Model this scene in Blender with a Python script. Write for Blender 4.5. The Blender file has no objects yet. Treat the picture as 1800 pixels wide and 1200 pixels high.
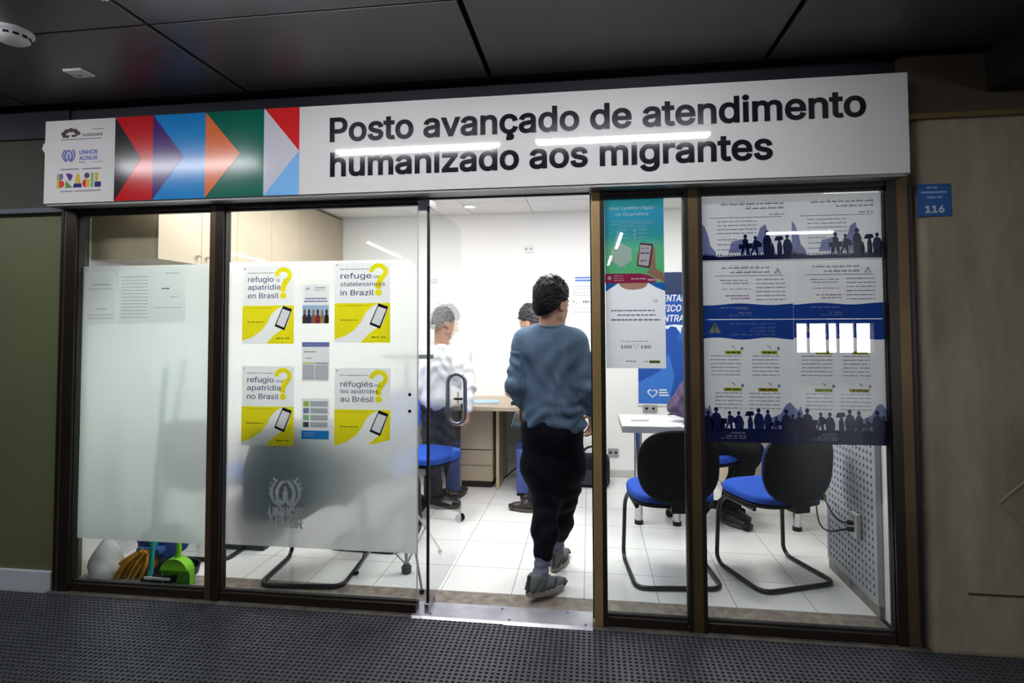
import bpy, bmesh, math, random
import numpy as np
from mathutils import Vector, Matrix, Quaternion

random.seed(7)
scene = bpy.context.scene
COL = scene.collection
PI = math.pi

# ------------------------------------------------------------------ camera, world, light level
cam_data = bpy.data.cameras.new('camera')
cam = bpy.data.objects.new('camera', cam_data)
COL.objects.link(cam)
cam_data.sensor_width = 36.0
cam_data.lens = 19.6
cam_data.shift_x = -0.0044
cam_data.shift_y = -0.0364
cam_data.clip_start = 0.05
_r = Vector((0.99155928, 0.12960378, -0.00361397))
_u = Vector((0.00831562, -0.03575433, 0.99932601))
_f = Vector((-0.12938721, 0.99092103, 0.03653027))
cam.matrix_world = Matrix(((_r.x, _u.x, -_f.x, 0.0), (_r.y, _u.y, -_f.y, -2.7899),
                           (_r.z, _u.z, -_f.z, 1.45), (0, 0, 0, 1)))
scene.camera = cam
scene.view_settings.view_transform = 'Standard'
scene.view_settings.look = 'None'
scene.view_settings.exposure = 0.0
scene.view_settings.gamma = 1.0
scene.view_settings.use_curve_mapping = False
world = bpy.data.worlds.new('world')
scene.world = world
world.use_nodes = True
world.node_tree.nodes['Background'].inputs[0].default_value = (0.55, 0.62, 0.75, 1)
world.node_tree.nodes['Background'].inputs[1].default_value = 0.05
scene.cycles.use_denoising = True
scene.cycles.transparent_max_bounces = 24
scene.cycles.max_bounces = 10
scene.cycles.diffuse_bounces = 5
scene.cycles.caustics_reflective = False
scene.cycles.caustics_refractive = True
scene.cycles.sample_clamp_indirect = 6.0

ROOM_LAMP = 1.6        # emission of the office ceiling panels
TUBE_LAMP = 10.5        # emission of the corridor tubes

# ------------------------------------------------------------------ materials
MATS = {}
def lin(c):
    return tuple((v/12.92 if v <= 0.04045 else ((v+0.055)/1.055)**2.4) for v in c)
def rgb(h):
    h = h.lstrip('#')
    return lin(tuple(int(h[i:i+2], 16)/255 for i in (0, 2, 4)))
def mat(name, color, rough=0.5, metal=0.0, spec=0.5, noise=None, bump=None, coat=0.0, sss=0.0):
    """Principled material; noise=(scale, second colour, amount), bump=(scale, strength)"""
    if name in MATS: return MATS[name]
    m = bpy.data.materials.new(name); m.use_nodes = True
    nt = m.node_tree; b = nt.nodes['Principled BSDF']
    b.inputs['Base Color'].default_value = (*color, 1)
    b.inputs['Roughness'].default_value = rough
    b.inputs['Metallic'].default_value = metal
    b.inputs['Specular IOR Level'].default_value = min(spec, 0.12) if (rough >= 0.65 and not metal) else spec
    b.inputs['Coat Weight'].default_value = coat
    tc = nt.nodes.new('ShaderNodeTexCoord')
    if noise:
        n = nt.nodes.new('ShaderNodeTexNoise'); n.inputs['Scale'].default_value = noise[0]
        n.inputs['Detail'].default_value = 6
        mx = nt.nodes.new('ShaderNodeMix'); mx.data_type = 'RGBA'
        mx.inputs['A'].default_value = (*color, 1); mx.inputs['B'].default_value = (*noise[1], 1)
        rp = nt.nodes.new('ShaderNodeMapRange')
        rp.inputs['From Min'].default_value = 0.35; rp.inputs['From Max'].default_value = 0.65
        rp.inputs['To Max'].default_value = noise[2]
        nt.links.new(tc.outputs['Object'], n.inputs['Vector'])
        nt.links.new(n.outputs['Fac'], rp.inputs['Value'])
        nt.links.new(rp.outputs['Result'], mx.inputs['Factor'])
        nt.links.new(mx.outputs['Result'], b.inputs['Base Color'])
    if bump:
        n2 = nt.nodes.new('ShaderNodeTexNoise'); n2.inputs['Scale'].default_value = bump[0]
        n2.inputs['Detail'].default_value = 4
        bp = nt.nodes.new('ShaderNodeBump'); bp.inputs['Strength'].default_value = bump[1]
        bp.inputs['Distance'].default_value = 0.01
        nt.links.new(tc.outputs['Object'], n2.inputs['Vector'])
        nt.links.new(n2.outputs['Fac'], bp.inputs['Height'])
        nt.links.new(bp.outputs['Normal'], b.inputs['Normal'])
    MATS[name] = m
    return m
def emit(name, color, strength):
    if name in MATS: return MATS[name]
    m = bpy.data.materials.new(name); m.use_nodes = True
    nt = m.node_tree; nt.nodes.clear()
    o = nt.nodes.new('ShaderNodeOutputMaterial'); e = nt.nodes.new('ShaderNodeEmission')
    e.inputs[0].default_value = (*color, 1); e.inputs[1].default_value = strength
    nt.links.new(e.outputs[0], o.inputs[0])
    MATS[name] = m
    return m
def paper(color, trans=0.35, name=None, ramp=None):
    """printed paper: diffuse plus light coming through; ramp = colours of the print from bottom to top"""
    key = name or 'print_%.3f_%.3f_%.3f_%.2f' % (*color, trans)
    if key in MATS: return MATS[key]
    m = bpy.data.materials.new(key); m.use_nodes = True
    nt = m.node_tree; nt.nodes.clear()
    o = nt.nodes.new('ShaderNodeOutputMaterial')
    d = nt.nodes.new('ShaderNodeBsdfDiffuse'); t = nt.nodes.new('ShaderNodeBsdfTranslucent')
    mx = nt.nodes.new('ShaderNodeMixShader'); mx.inputs[0].default_value = trans
    d.inputs[0].default_value = (*color, 1); t.inputs[0].default_value = (*color, 1)
    if ramp:
        tc = nt.nodes.new('ShaderNodeTexCoord'); sp = nt.nodes.new('ShaderNodeSeparateXYZ')
        cr = nt.nodes.new('ShaderNodeValToRGB')
        while len(cr.color_ramp.elements) < len(ramp): cr.color_ramp.elements.new(0.5)
        for e, (p, c) in zip(cr.color_ramp.elements, ramp):
            e.position = p; e.color = (*c, 1)
        nt.links.new(tc.outputs['Generated'], sp.inputs[0]); nt.links.new(sp.outputs[2], cr.inputs[0])
        nt.links.new(cr.outputs[0], d.inputs[0]); nt.links.new(cr.outputs[0], t.inputs[0])
    nt.links.new(d.outputs[0], mx.inputs[1]); nt.links.new(t.outputs[0], mx.inputs[2])
    nt.links.new(mx.outputs[0], o.inputs[0])
    MATS[key] = m
    return m
def glass_mat():
    if 'window_glass' in MATS: return MATS['window_glass']
    m = bpy.data.materials.new('window_glass'); m.use_nodes = True
    nt = m.node_tree; nt.nodes.clear()
    o = nt.nodes.new('ShaderNodeOutputMaterial')
    tr = nt.nodes.new('ShaderNodeBsdfTransparent'); tr.inputs[0].default_value = (0.965, 0.985, 0.975, 1)
    gl = nt.nodes.new('ShaderNodeBsdfGlossy'); gl.inputs['Roughness'].default_value = 0.0
    fr = nt.nodes.new('ShaderNodeFresnel'); fr.inputs[0].default_value = 1.5
    ge = nt.nodes.new('ShaderNodeNewGeometry')
    inv = nt.nodes.new('ShaderNodeMath'); inv.operation = 'SUBTRACT'; inv.inputs[0].default_value = 1.0
    mu = nt.nodes.new('ShaderNodeMath'); mu.operation = 'MULTIPLY'
    k2 = nt.nodes.new('ShaderNodeMath'); k2.operation = 'MULTIPLY'; k2.inputs[1].default_value = 1.7; k2.use_clamp = True
    mx = nt.nodes.new('ShaderNodeMixShader')
    nt.links.new(ge.outputs['Backfacing'], inv.inputs[1])
    nt.links.new(fr.outputs[0], mu.inputs[0]); nt.links.new(inv.outputs[0], mu.inputs[1])
    nt.links.new(mu.outputs[0], k2.inputs[0]); nt.links.new(k2.outputs[0], mx.inputs[0])
    nt.links.new(tr.outputs[0], mx.inputs[1]); nt.links.new(gl.outputs[0], mx.inputs[2])
    nt.links.new(mx.outputs[0], o.inputs[0])
    MATS['window_glass'] = m
    return m
def film_mat(name, tint, clear):
    if name in MATS: return MATS[name]
    m = bpy.data.materials.new(name); m.use_nodes = True
    nt = m.node_tree; nt.nodes.clear()
    o = nt.nodes.new('ShaderNodeOutputMaterial')
    rf = nt.nodes.new('ShaderNodeBsdfRefraction'); rf.distribution = 'GGX'
    rf.inputs['Color'].default_value = (*tint, 1); rf.inputs['Roughness'].default_value = 0.29; rf.inputs['IOR'].default_value = 1.2
    tl = nt.nodes.new('ShaderNodeBsdfTranslucent'); tl.inputs[0].default_value = (*tint, 1)
    df = nt.nodes.new('ShaderNodeBsdfDiffuse'); df.inputs[0].default_value = (*tint, 1)
    m1 = nt.nodes.new('ShaderNodeMixShader'); m1.inputs[0].default_value = 0.15
    m2 = nt.nodes.new('ShaderNodeMixShader'); m2.inputs[0].default_value = clear
    nt.links.new(tl.outputs[0], m1.inputs[1]); nt.links.new(df.outputs[0], m1.inputs[2])
    nt.links.new(m1.outputs[0], m2.inputs[1]); nt.links.new(rf.outputs[0], m2.inputs[2])
    nt.links.new(m2.outputs[0], o.inputs[0])
    MATS[name] = m
    return m

# ------------------------------------------------------------------ mesh building
def link_mesh(name, me, material, parent=None, smooth=False):
    o = bpy.data.objects.new(name, me)
    COL.objects.link(o)
    if material is not None: me.materials.append(material)
    if smooth:
        me.polygons.foreach_set('use_smooth', [True]*len(me.polygons))
    if parent is not None: o.parent = parent
    return o
class MB:
    def __init__(self): self.bm = bmesh.new()
    def add(self, verts, faces):
        vs = [self.bm.verts.new(v) for v in verts]
        for f in faces:
            try: self.bm.faces.new([vs[i] for i in f])
            except ValueError: pass
        return vs
    def box(self, x0, x1, y0, y1, z0, z1, bevel=0.0, M=None):
        b = bmesh.new()
        bmesh.ops.create_cube(b, size=1)
        for v in b.verts:
            v.co = Vector(((x0+x1)/2 + v.co.x*(x1-x0), (y0+y1)/2 + v.co.y*(y1-y0), (z0+z1)/2 + v.co.z*(z1-z0)))
        if bevel > 0:
            bmesh.ops.bevel(b, geom=list(b.edges), offset=bevel, segments=2, profile=0.5, affect='EDGES')
        self.merge(b, M); return self
    def merge(self, b, M=None):
        if M is not None: bmesh.ops.transform(b, matrix=M, verts=b.verts)
        b.verts.index_update()
        vs = [self.bm.verts.new(v.co) for v in b.verts]
        for f in b.faces:
            try: self.bm.faces.new([vs[v.index] for v in f.verts])
            except ValueError: pass
        b.free()
    def tube(self, pts, r, seg=10, closed=False, cap=True, radii=None):
        pts = [Vector(p) for p in pts]; n = len(pts)
        rings = []
        up = None
        for i, p in enumerate(pts):
            if closed: t = (pts[(i+1) % n]-pts[i-1])
            else: t = pts[min(i+1, n-1)]-pts[max(i-1, 0)]
            t.normalize()
            if up is None:
                up = Vector((0, 0, 1)) if abs(t.z) < 0.9 else Vector((1, 0, 0))
            a = t.cross(up)
            if a.length < 1e-4: a = t.orthogonal()
            a.normalize(); b = a.cross(t).normalized(); up = b
            rr = radii[i] if radii else r
            rings.append([self.bm.verts.new(p + (a*math.cos(2*PI*k/seg)+b*math.sin(2*PI*k/seg))*rr) for k in range(seg)])
        m = n if closed else n-1
        for i in range(m):
            A, B = rings[i], rings[(i+1) % n]
            for k in range(seg):
                self.bm.faces.new((A[k], A[(k+1) % seg], B[(k+1) % seg], B[k]))
        if cap and not closed:
            self.bm.faces.new(rings[0][::-1]); self.bm.faces.new(rings[-1])
        return self
    def cyl(self, a, b, r, seg=20, r2=None):
        return self.tube([a, b], r, seg, radii=[r, r if r2 is None else r2])
    def lathe(self, prof, c=(0, 0, 0), seg=28):
        rings = []
        for (r, z) in prof:
            rings.append([self.bm.verts.new((c[0]+r*math.cos(2*PI*k/seg), c[1]+r*math.sin(2*PI*k/seg), c[2]+z)) for k in range(seg)])
        for i in range(len(rings)-1):
            for k in range(seg):
                self.bm.faces.new((rings[i][k], rings[i][(k+1) % seg], rings[i+1][(k+1) % seg], rings[i+1][k]))
        self.bm.faces.new(rings[0][::-1]); self.bm.faces.new(rings[-1])
        return self
    def poly(self, pts3):
        self.bm.faces.new([self.bm.verts.new(p) for p in pts3]); return self
    def prism(self, pts, d0, d1, axis='y'):
        """2-D outline extruded along an axis"""
        def P(a, b, d):
            return {'y': (a, d, b), 'x': (d, a, b), 'z': (a, b, d)}[axis]
        n = len(pts)
        A = [self.bm.verts.new(P(a, b, d0)) for a, b in pts]; B = [self.bm.verts.new(P(a, b, d1)) for a, b in pts]
        self.bm.faces.new(A); self.bm.faces.new(B[::-1])
        for i in range(n):
            self.bm.faces.new((A[i], B[i], B[(i+1) % n], A[(i+1) % n]))
        return self
    def ell(self, c, r, seg=20, M=None):
        b = bmesh.new(); bmesh.ops.create_uvsphere(b, u_segments=seg, v_segments=seg//2+2, radius=1)
        for v in b.verts: v.co = Vector((c[0]+v.co.x*r[0], c[1]+v.co.y*r[1], c[2]+v.co.z*r[2]))
        self.merge(b, M); return self
    def build(self, name, material, parent=None, smooth=False, recalc=True, loc=None):
        if recalc: bmesh.ops.recalc_face_normals(self.bm, faces=self.bm.faces)
        me = bpy.data.meshes.new(name)
        self.bm.to_mesh(me); self.bm.free()
        o = link_mesh(name, me, material, parent, smooth)
        if smooth and hasattr(me, 'set_sharp_from_angle'): me.set_sharp_from_angle(angle=0.7)
        if loc: o.location = loc
        return o
def tag(o, label=None, cat=None, group=None, kind=None):
    if label: o['label'] = label
    if cat: o['category'] = cat
    if group: o['group'] = group
    if kind: o['kind'] = kind
    return o
def empty(name, loc, label=None, cat=None, group=None, kind=None, rz=0.0):
    o = bpy.data.objects.new(name, None); COL.objects.link(o)
    o.location = loc; o.rotation_euler = (0, 0, rz); o.empty_display_size = 0.1
    return tag(o, label, cat, group, kind)
def struct(o): o['kind'] = 'structure'; return o
def copy_tree(o, parent=None):
    c = o.copy(); COL.objects.link(c)
    if parent is not None: c.parent = parent
    for ch in [x for x in bpy.data.objects if x.parent == o]: copy_tree(ch, c)
    return c
def bez(p0, p1, p2, p3, n=8):
    p0, p1, p2, p3 = map(Vector, (p0, p1, p2, p3))
    return [p0*(1-t)**3+p1*3*t*(1-t)**2+p2*3*t*t*(1-t)+p3*t**3 for t in [i/n for i in range(n+1)]]
def round_path(pts, r, n=6):
    pts = [Vector(p) for p in pts]; out = [pts[0]]
    for i in range(1, len(pts)-1):
        a = (pts[i-1]-pts[i]); b = (pts[i+1]-pts[i])
        ra = min(r, a.length*0.49, b.length*0.49)
        p0 = pts[i]+a.normalized()*ra; p2 = pts[i]+b.normalized()*ra
        for k in range(n+1):
            t = k/n
            out.append(p0*(1-t)**2+pts[i]*2*t*(1-t)+p2*t*t)
    out.append(pts[-1]); return out
import os
from mathutils.geometry import delaunay_2d_cdt
try:      # the sans-serif face that comes with Blender; its built-in face otherwise
    FONT = bpy.data.fonts.load(os.path.join(bpy.utils.system_resource('DATAFILES', path='fonts'), 'Inter.woff2'))
except Exception:
    FONT = None
def contours(s, shear=0.0):
    """outlines of a line of text, as closed 2-D polygons"""
    cu = bpy.data.curves.new('t', 'FONT'); cu.body = s; cu.size = 1.0; cu.shear = shear
    if FONT is not None: cu.font = FONT
    ob = bpy.data.objects.new('t', cu); COL.objects.link(ob)
    dg = bpy.context.evaluated_depsgraph_get(); dg.update()
    c2 = ob.to_curve(dg); out = []
    for sp in c2.splines:
        P = []
        if sp.type == 'BEZIER':
            b = sp.bezier_points; n = len(b)
            for k in range(n):
                a, c = b[k], b[(k+1) % n]; p0, p1, p2, p3 = a.co, a.handle_right, c.handle_left, c.co
                straight = (p1-p0).cross(p3-p0).length+(p2-p0).cross(p3-p0).length < 1e-7
                for t in ((0,) if straight else (0, .2, .4, .6, .8)):
                    q = p0*(1-t)**3+p1*3*t*(1-t)**2+p2*3*t*t*(1-t)+p3*t**3
                    P.append((q.x, q.y))
        else:
            P = [(q.co.x, q.co.y) for q in sp.points]
        Q = [P[0]]
        for q in P[1:]:
            if abs(q[0]-Q[-1][0])+abs(q[1]-Q[-1][1]) > 1e-5: Q.append(q)
        if len(Q) > 2: out.append(Q)
    ob.to_curve_clear(); bpy.data.objects.remove(ob); bpy.data.curves.remove(cu)
    return out
def area(P): return 0.5*sum(P[i-1][0]*P[i][1]-P[i][0]*P[i-1][1] for i in range(len(P)))
def winding(x, y, P):
    w = 0
    for i in range(len(P)):
        (x0, y0), (x1, y1) = P[i-1], P[i]
        if (y0 > y) != (y1 > y) and x < (x1-x0)*(y-y0)/(y1-y0)+x0: w += 1 if y1 > y0 else -1
    return w
def fatten(P, d, sgn):
    out = []; n = len(P)
    for i in range(n):
        (ax, ay), (bx, by), (cx, cy) = P[i-1], P[i], P[(i+1) % n]
        e1 = Vector((bx-ax, by-ay)).normalized(); e2 = Vector((cx-bx, cy-by)).normalized()
        n1 = Vector((e1.y, -e1.x))*sgn; n2 = Vector((e2.y, -e2.x))*sgn; m = n1+n2
        if m.length < 1e-4: m = n1
        m.normalize(); k = min(1.0/max(m.dot(n1), 0.4), 1.8)
        out.append((bx+m.x*d*k, by+m.y*d*k))
    return out
def fill(polys):
    """triangles of the outlines' union (non-zero winding), however they overlap"""
    P = []; E = []
    for q in polys:
        b = len(P); P += [Vector(p) for p in q]; E += [(b+k, b+(k+1) % len(q)) for k in range(len(q))]
    V, _, T, *_r = delaunay_2d_cdt(P, E, [], 0, 1e-6)
    F = []
    for t in T:
        x = sum(V[k].x for k in t)/3; y = sum(V[k].y for k in t)/3
        if sum(winding(x, y, q) for q in polys) != 0: F.append(tuple(t))
    return V, F
CAP = None
def text(name, s, x, y, z, height, material, parent=None, width=None, bold=0.0, shear=0.0, extrude=0.0, align='l', off=(0, 0, 0)):
    """lettering facing the street (-y), one part per word; (x, z) is the baseline start, height the cap height, width fits the line"""
    global CAP
    if CAP is None: CAP = max(p[1] for c in contours('H') for p in c)
    cs = contours(s, shear); sgn = 1 if area(max(cs, key=lambda c: abs(area(c)))) > 0 else -1
    x0 = min(p[0] for c in cs for p in c)-bold; x1 = max(p[0] for c in cs for p in c)+bold
    sz = height/CAP; sx = sz if width is None else width/(x1-x0); w = (x1-x0)*sx
    ox = {'l': 0, 'c': -w/2, 'r': -w}[align]
    words = []; end = None
    for c in sorted(cs, key=lambda c: min(p[0] for p in c)):
        a, b = min(p[0] for p in c), max(p[0] for p in c)
        if end is None or a-end > 0.125: words.append([])
        words[-1].append(c); end = b if end is None else max(end, b)
    o = None
    for wd in words:
        V, F = fill([fatten(c, bold, sgn) for c in wd])
        me = bpy.data.meshes.new(name)
        me.from_pydata([(x+ox+(p.x-x0)*sx-off[0], y-off[1], z+p.y*sz-off[2]) for p in V], [], F); me.update()
        if F and me.polygons[0].normal.y > 0: me.flip_normals()
        o = link_mesh(name, me, material, parent)
    return o

# ------------------------------------------------------------------ palette
M_WHITEWALL = mat('white_wall_paint', (0.85, 0.85, 0.845), 0.6)
M_CEIL_IN = mat('white_ceiling_board', (0.74, 0.74, 0.73), 0.7)
M_BRONZE = mat('bronze_anodised_aluminium', (0.15, 0.096, 0.044), 0.36, 0.6, noise=(2.2, (0.08, 0.05, 0.026), 0.8))
M_BRONZE_LIT = mat('lit_bronze_aluminium', (0.50, 0.33, 0.14), 0.38, 0.5, noise=(1.7, (0.33, 0.21, 0.09), 0.8))  # brighter copy of the bronze; the door post's reflected light is in its colour
M_BRONZE_DK = mat('near_black_bronze', (0.022, 0.015, 0.010), 0.34, 0.4)
M_GASKET = mat('black_gasket', (0.006, 0.006, 0.006), 0.5)
M_BLACK = mat('black_plastic', (0.008, 0.008, 0.009), 0.5, spec=0.2, bump=(220, 0.05))
M_BLACKTUBE = mat('black_steel_tube', (0.018, 0.019, 0.02), 0.3, 0.3)
M_CHROME = mat('chrome', (0.62, 0.63, 0.65), 0.18, 1.0)
M_STEEL = mat('brushed_steel', (0.30, 0.30, 0.34), 0.3, 1.0)
M_BLUEFAB = mat('blue_seat_fabric', (0.022, 0.075, 0.42), 0.75, bump=(400, 0.12), noise=(60, (0.03, 0.1, 0.5), 0.5))
M_BEIGE = mat('beige_laminate', (0.56, 0.46, 0.31), 0.45, noise=(4, (0.50, 0.41, 0.27), 0.6))
M_BEIGE_LT = mat('pale_maple_laminate', (0.46, 0.385, 0.29), 0.42, noise=(5, (0.41, 0.34, 0.25), 0.5))
M_DARKWOOD = mat('dark_plinth', (0.03, 0.02, 0.016), 0.6)
M_WHITEPL = mat('white_plastic', (0.75, 0.75, 0.74), 0.35)
M_GREYPL = mat('grey_plastic', (0.33, 0.33, 0.34), 0.45)

# ------------------------------------------------------------------ the setting, corridor side
def mat_floor():
    """rubber corridor mat: square sunken cells between raised ribs"""
    p = 0.025; rim = 0.0055; dep = 0.006
    x0, x1, y0, y1 = -4.3, 2.9, -0.95, -0.062
    nx = int((x1-x0)/p); ny = int((y1-y0)/p)
    V = []; F = []
    for j in range(ny):
        for i in range(nx):
            a = x0+i*p; b = y1-(j+1)*p
            sh = 0.0
            q = [(a, b), (a+p, b), (a+p, b+p), (a, b+p)]
            w = [(a+rim, b+rim), (a+p-rim, b+rim), (a+p-rim, b+p-rim), (a+rim, b+p-rim)]
            base = len(V)
            V += [(u, v, 0.0) for u, v in q]+[(u, v, 0.0) for u, v in w]
            V += [(u, v, -dep) for u, v in w]
            for k in range(4):
                l = (k+1) % 4
                F.append((base+k, base+l, base+4+l, base+4+k))
                F.append((base+4+k, base+4+l, base+8+l, base+8+k))
            F.append((base+8, base+9, base+10, base+11))
    me = bpy.data.meshes.new('rubber_floor')
    me.from_pydata(V, [], F); me.update()
    return me
M_RUBBER = mat('black_rubber_matting', (0.058, 0.061, 0.072), 0.40, noise=(9, (0.040, 0.043, 0.051), 0.6))
fl = link_mesh('floor_corridor', mat_floor(), M_RUBBER)
tag(fl, 'black studded rubber matting of the corridor in front of the shopfront', kind='structure')
o = MB().box(-9, 9, -13, -0.937, -0.08, -0.001).box(-9, -4.29, -0.937, -0.062, -0.08, -0.001).box(2.9, 9, -0.937, -0.062, -0.08, -0.001).build('floor_concourse', M_RUBBER); struct(o)
M_STONE = mat('granite_strip', (0.30, 0.27, 0.235), 0.35, noise=(22, (0.17, 0.135, 0.11), 1.0), bump=(60, 0.05))
o = MB().box(-2.95, -0.885, -0.063, -0.0, -0.08, 0.004, 0.002).box(0.0, 1.49, -0.063, 0.0, -0.08, 0.004, 0.002).build('trim_1', mat('kerb_stone', (0.13, 0.115, 0.095), 0.6, noise=(14, (0.06, 0.055, 0.05), 1)))
tag(o, 'narrow stone kerb under the shopfront frame', kind='structure')
o = MB().box(-2.95, 1.40, 0.0, 0.238, -0.08, 0.0).build('trim_2', M_STONE)
tag(o, 'speckled brown granite strip inside the shopfront', kind='structure')

# exterior left: olive wall, beam, recess, white skirting
M_OLIVE = mat('olive_wall_paint', (0.13, 0.145, 0.066), 0.55, noise=(1.6, (0.108, 0.122, 0.056), 0.6))
o = MB().box(-6, -2.94, 0.0, 0.15, -0.05, 2.09).build('wall_left_front', M_OLIVE); tag(o, 'olive green wall left of the shopfront', kind='structure')
o = MB().box(-6, -2.93, -0.035, 0.15, 2.09, 2.122, 0.004).build('trim_3', mat('slate_beam', (0.075, 0.08, 0.10), 0.45)); tag(o, 'thin slate grey ledge above the olive wall', kind='structure')
o = MB().box(-6, -2.94, 0.02, 0.15, 2.122, 2.53).build('wall_left_upper', mat('dark_olive_panel', (0.04, 0.043, 0.024), 0.6)); tag(o, 'dark olive panel above the ledge left of the sign', kind='structure')
o = MB().box(-6, -2.965, -0.018, 0.0, -0.05, 0.094, 0.004).build('baseboard_left', mat('white_skirting', (0.60, 0.61, 0.66), 0.4)); tag(o, 'white skirting board at the foot of the olive wall', kind='structure')

# exterior right: concrete pillar
def concrete():
    m = mat('worn_concrete', (0.20, 0.172, 0.128), 0.62, bump=(30, 0.12))
    nt = m.node_tree; b = nt.nodes['Principled BSDF']
    tc = nt.nodes.new('ShaderNodeTexCoord'); mp = nt.nodes.new('ShaderNodeMapping'); mp.inputs['Scale'].default_value = (1, 1, 0.28)
    n = nt.nodes.new('ShaderNodeTexNoise'); n.inputs['Scale'].default_value = 5; n.inputs['Detail'].default_value = 8; n.inputs['Roughness'].default_value = 0.65
    cr = nt.nodes.new('ShaderNodeValToRGB'); cr.color_ramp.elements[0].position = 0.3; cr.color_ramp.elements[0].color = (0.22, 0.185, 0.13, 1)
    cr.color_ramp.elements[1].position = 0.68; cr.color_ramp.elements[1].color = (0.41, 0.352, 0.255, 1)
    nt.links.new(tc.outputs['Object'], mp.inputs[0]); nt.links.new(mp.outputs[0], n.inputs['Vector']); nt.links.new(n.outputs['Fac'], cr.inputs[0])
    nt.links.new(cr.outputs[0], b.inputs['Base Color'])
    return m
M_CONC = concrete()
rp = MB()
arc = [(1.49+0.06-0.06*math.cos(t), -0.03+0.06-0.06*math.sin(t)) for t in [k*PI/2/8 for k in range(9)]]
rp.prism(arc+[(5.0, -0.03), (5.0, 0.35), (1.49, 0.35)], -0.05, 2.385, 'z')
o = rp.build('wall_right_front', M_CONC, smooth=True); tag(o, 'bare concrete pillar wall right of the shopfront', kind='structure')
o = MB().box(1.44, 5, -0.055, 0.3, 2.385, 2.412, 0.004).build('trim_4', mat('brass_ledge', (0.20, 0.14, 0.055), 0.4, 0.6)); tag(o, 'brass coloured ledge on top of the concrete pillar', kind='structure')
o = MB().box(1.44, 5, -0.03, 0.3, 2.412, 2.70).build('wall_right_upper', mat('brown_recess', (0.07, 0.045, 0.028), 0.6)); tag(o, 'dark brown recess above the brass ledge', kind='structure')
o = MB().box(1.80, 5, -1.5, 0.05, 2.50, 2.70).build('beam_right', mat('black_beam', (0.012, 0.011, 0.010), 0.6)); tag(o, 'black ceiling beam at the upper right', kind='structure')
# fine marks on the concrete: a scored diamond and a horizontal joint
sc_ = MB()
for a, b in (((1.793, 0.652), (2.1, 0.93)), ((1.793, 0.652), (2.1, 0.34))):
    sc_.tube([(a[0], -0.031, a[1]), (b[0], -0.031, b[1])], 0.0045, 6)
o = sc_.build('trim_5', mat('scored_line', (0.36, 0.31, 0.22), 0.6)); tag(o, 'pale diamond line scored in the concrete pillar', kind='structure')
o = MB().box(1.66, 5, -0.0315, -0.029, 0.243, 0.253).build('trim_6', mat('joint_line', (0.07, 0.06, 0.045), 0.8)); tag(o, 'dark horizontal joint low on the concrete pillar', kind='structure')

# corridor ceiling: dark metal panels with open joints
M_CEIL_OUT = mat('dark_ceiling_panel', (0.085, 0.085, 0.088), 0.42, 0.0, noise=(1.3, (0.068, 0.07, 0.075), 0.7))
cp = MB(); jx = 1.305; jy = 0.665
for i in range(-5, 6):
    for k in range(0, 16):
        x0 = -1.785+i*jx; y1 = -0.10-k*jy
        cp.box(x0+0.012, x0+jx-0.012, y1-jy+0.004, y1-0.004, 2.68, 2.70, 0.003)
o = cp.build('ceiling_corridor', M_CEIL_OUT); tag(o, 'dark metal ceiling panels over the corridor', kind='structure')
o = MB().box(-9, 9, -13, 0.3, 2.72, 2.8).build('ceiling_void', mat('black_void', (0.006, 0.006, 0.009), 0.8)); struct(o)
o = MB().box(-2.94, 1.45, 0.012, 0.05, 2.56, 2.72).box(-2.94, 1.45, -0.098, 0.012, 2.70, 2.72).build('wall_header', mat('black_blue_fascia', (0.008, 0.009, 0.016), 0.5)); struct(o)
o = MB().box(-6, -2.94, 0.0, 0.15, 2.53, 2.72).build('wall_left_top', mat('black_blue_fascia', (0.008, 0.009, 0.016), 0.5)); struct(o)
# far side of the concourse with a daylight window (seen mirrored in the glass)
wb = MB()
wx0, wx1, wz0, wz1 = 5.15, 6.95, 0.72, 1.45
wb.box(-9, wx0, -12.2, -12, 0, 2.72).box(wx1, 9, -12.2, -12, 0, 2.72).box(wx0, wx1, -12.2, -12, 0, wz0).box(wx0, wx1, -12.2, -12, wz1, 2.72)
o = wb.build('wall_concourse', mat('concourse_wall', (0.10, 0.095, 0.09), 0.7)); struct(o)
w5 = empty('window_5', (6.05, -12.05, wz0), 'bright daylight window on the far side of the concourse', kind='structure')
MB().box(wx0-6.05, wx1-6.05, -0.16, -0.15, 0, wz1-wz0).build('daylight', emit('daylight_sky', (0.95, 0.98, 1.0), 26), w5)
mb = MB()
for x in (-0.6, -0.15, 0.1, 0.5): mb.box(x-0.025, x+0.025, -0.08, 0.0, 0, wz1-wz0)
mb.build('window_frame', M_GASKET, w5)

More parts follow.
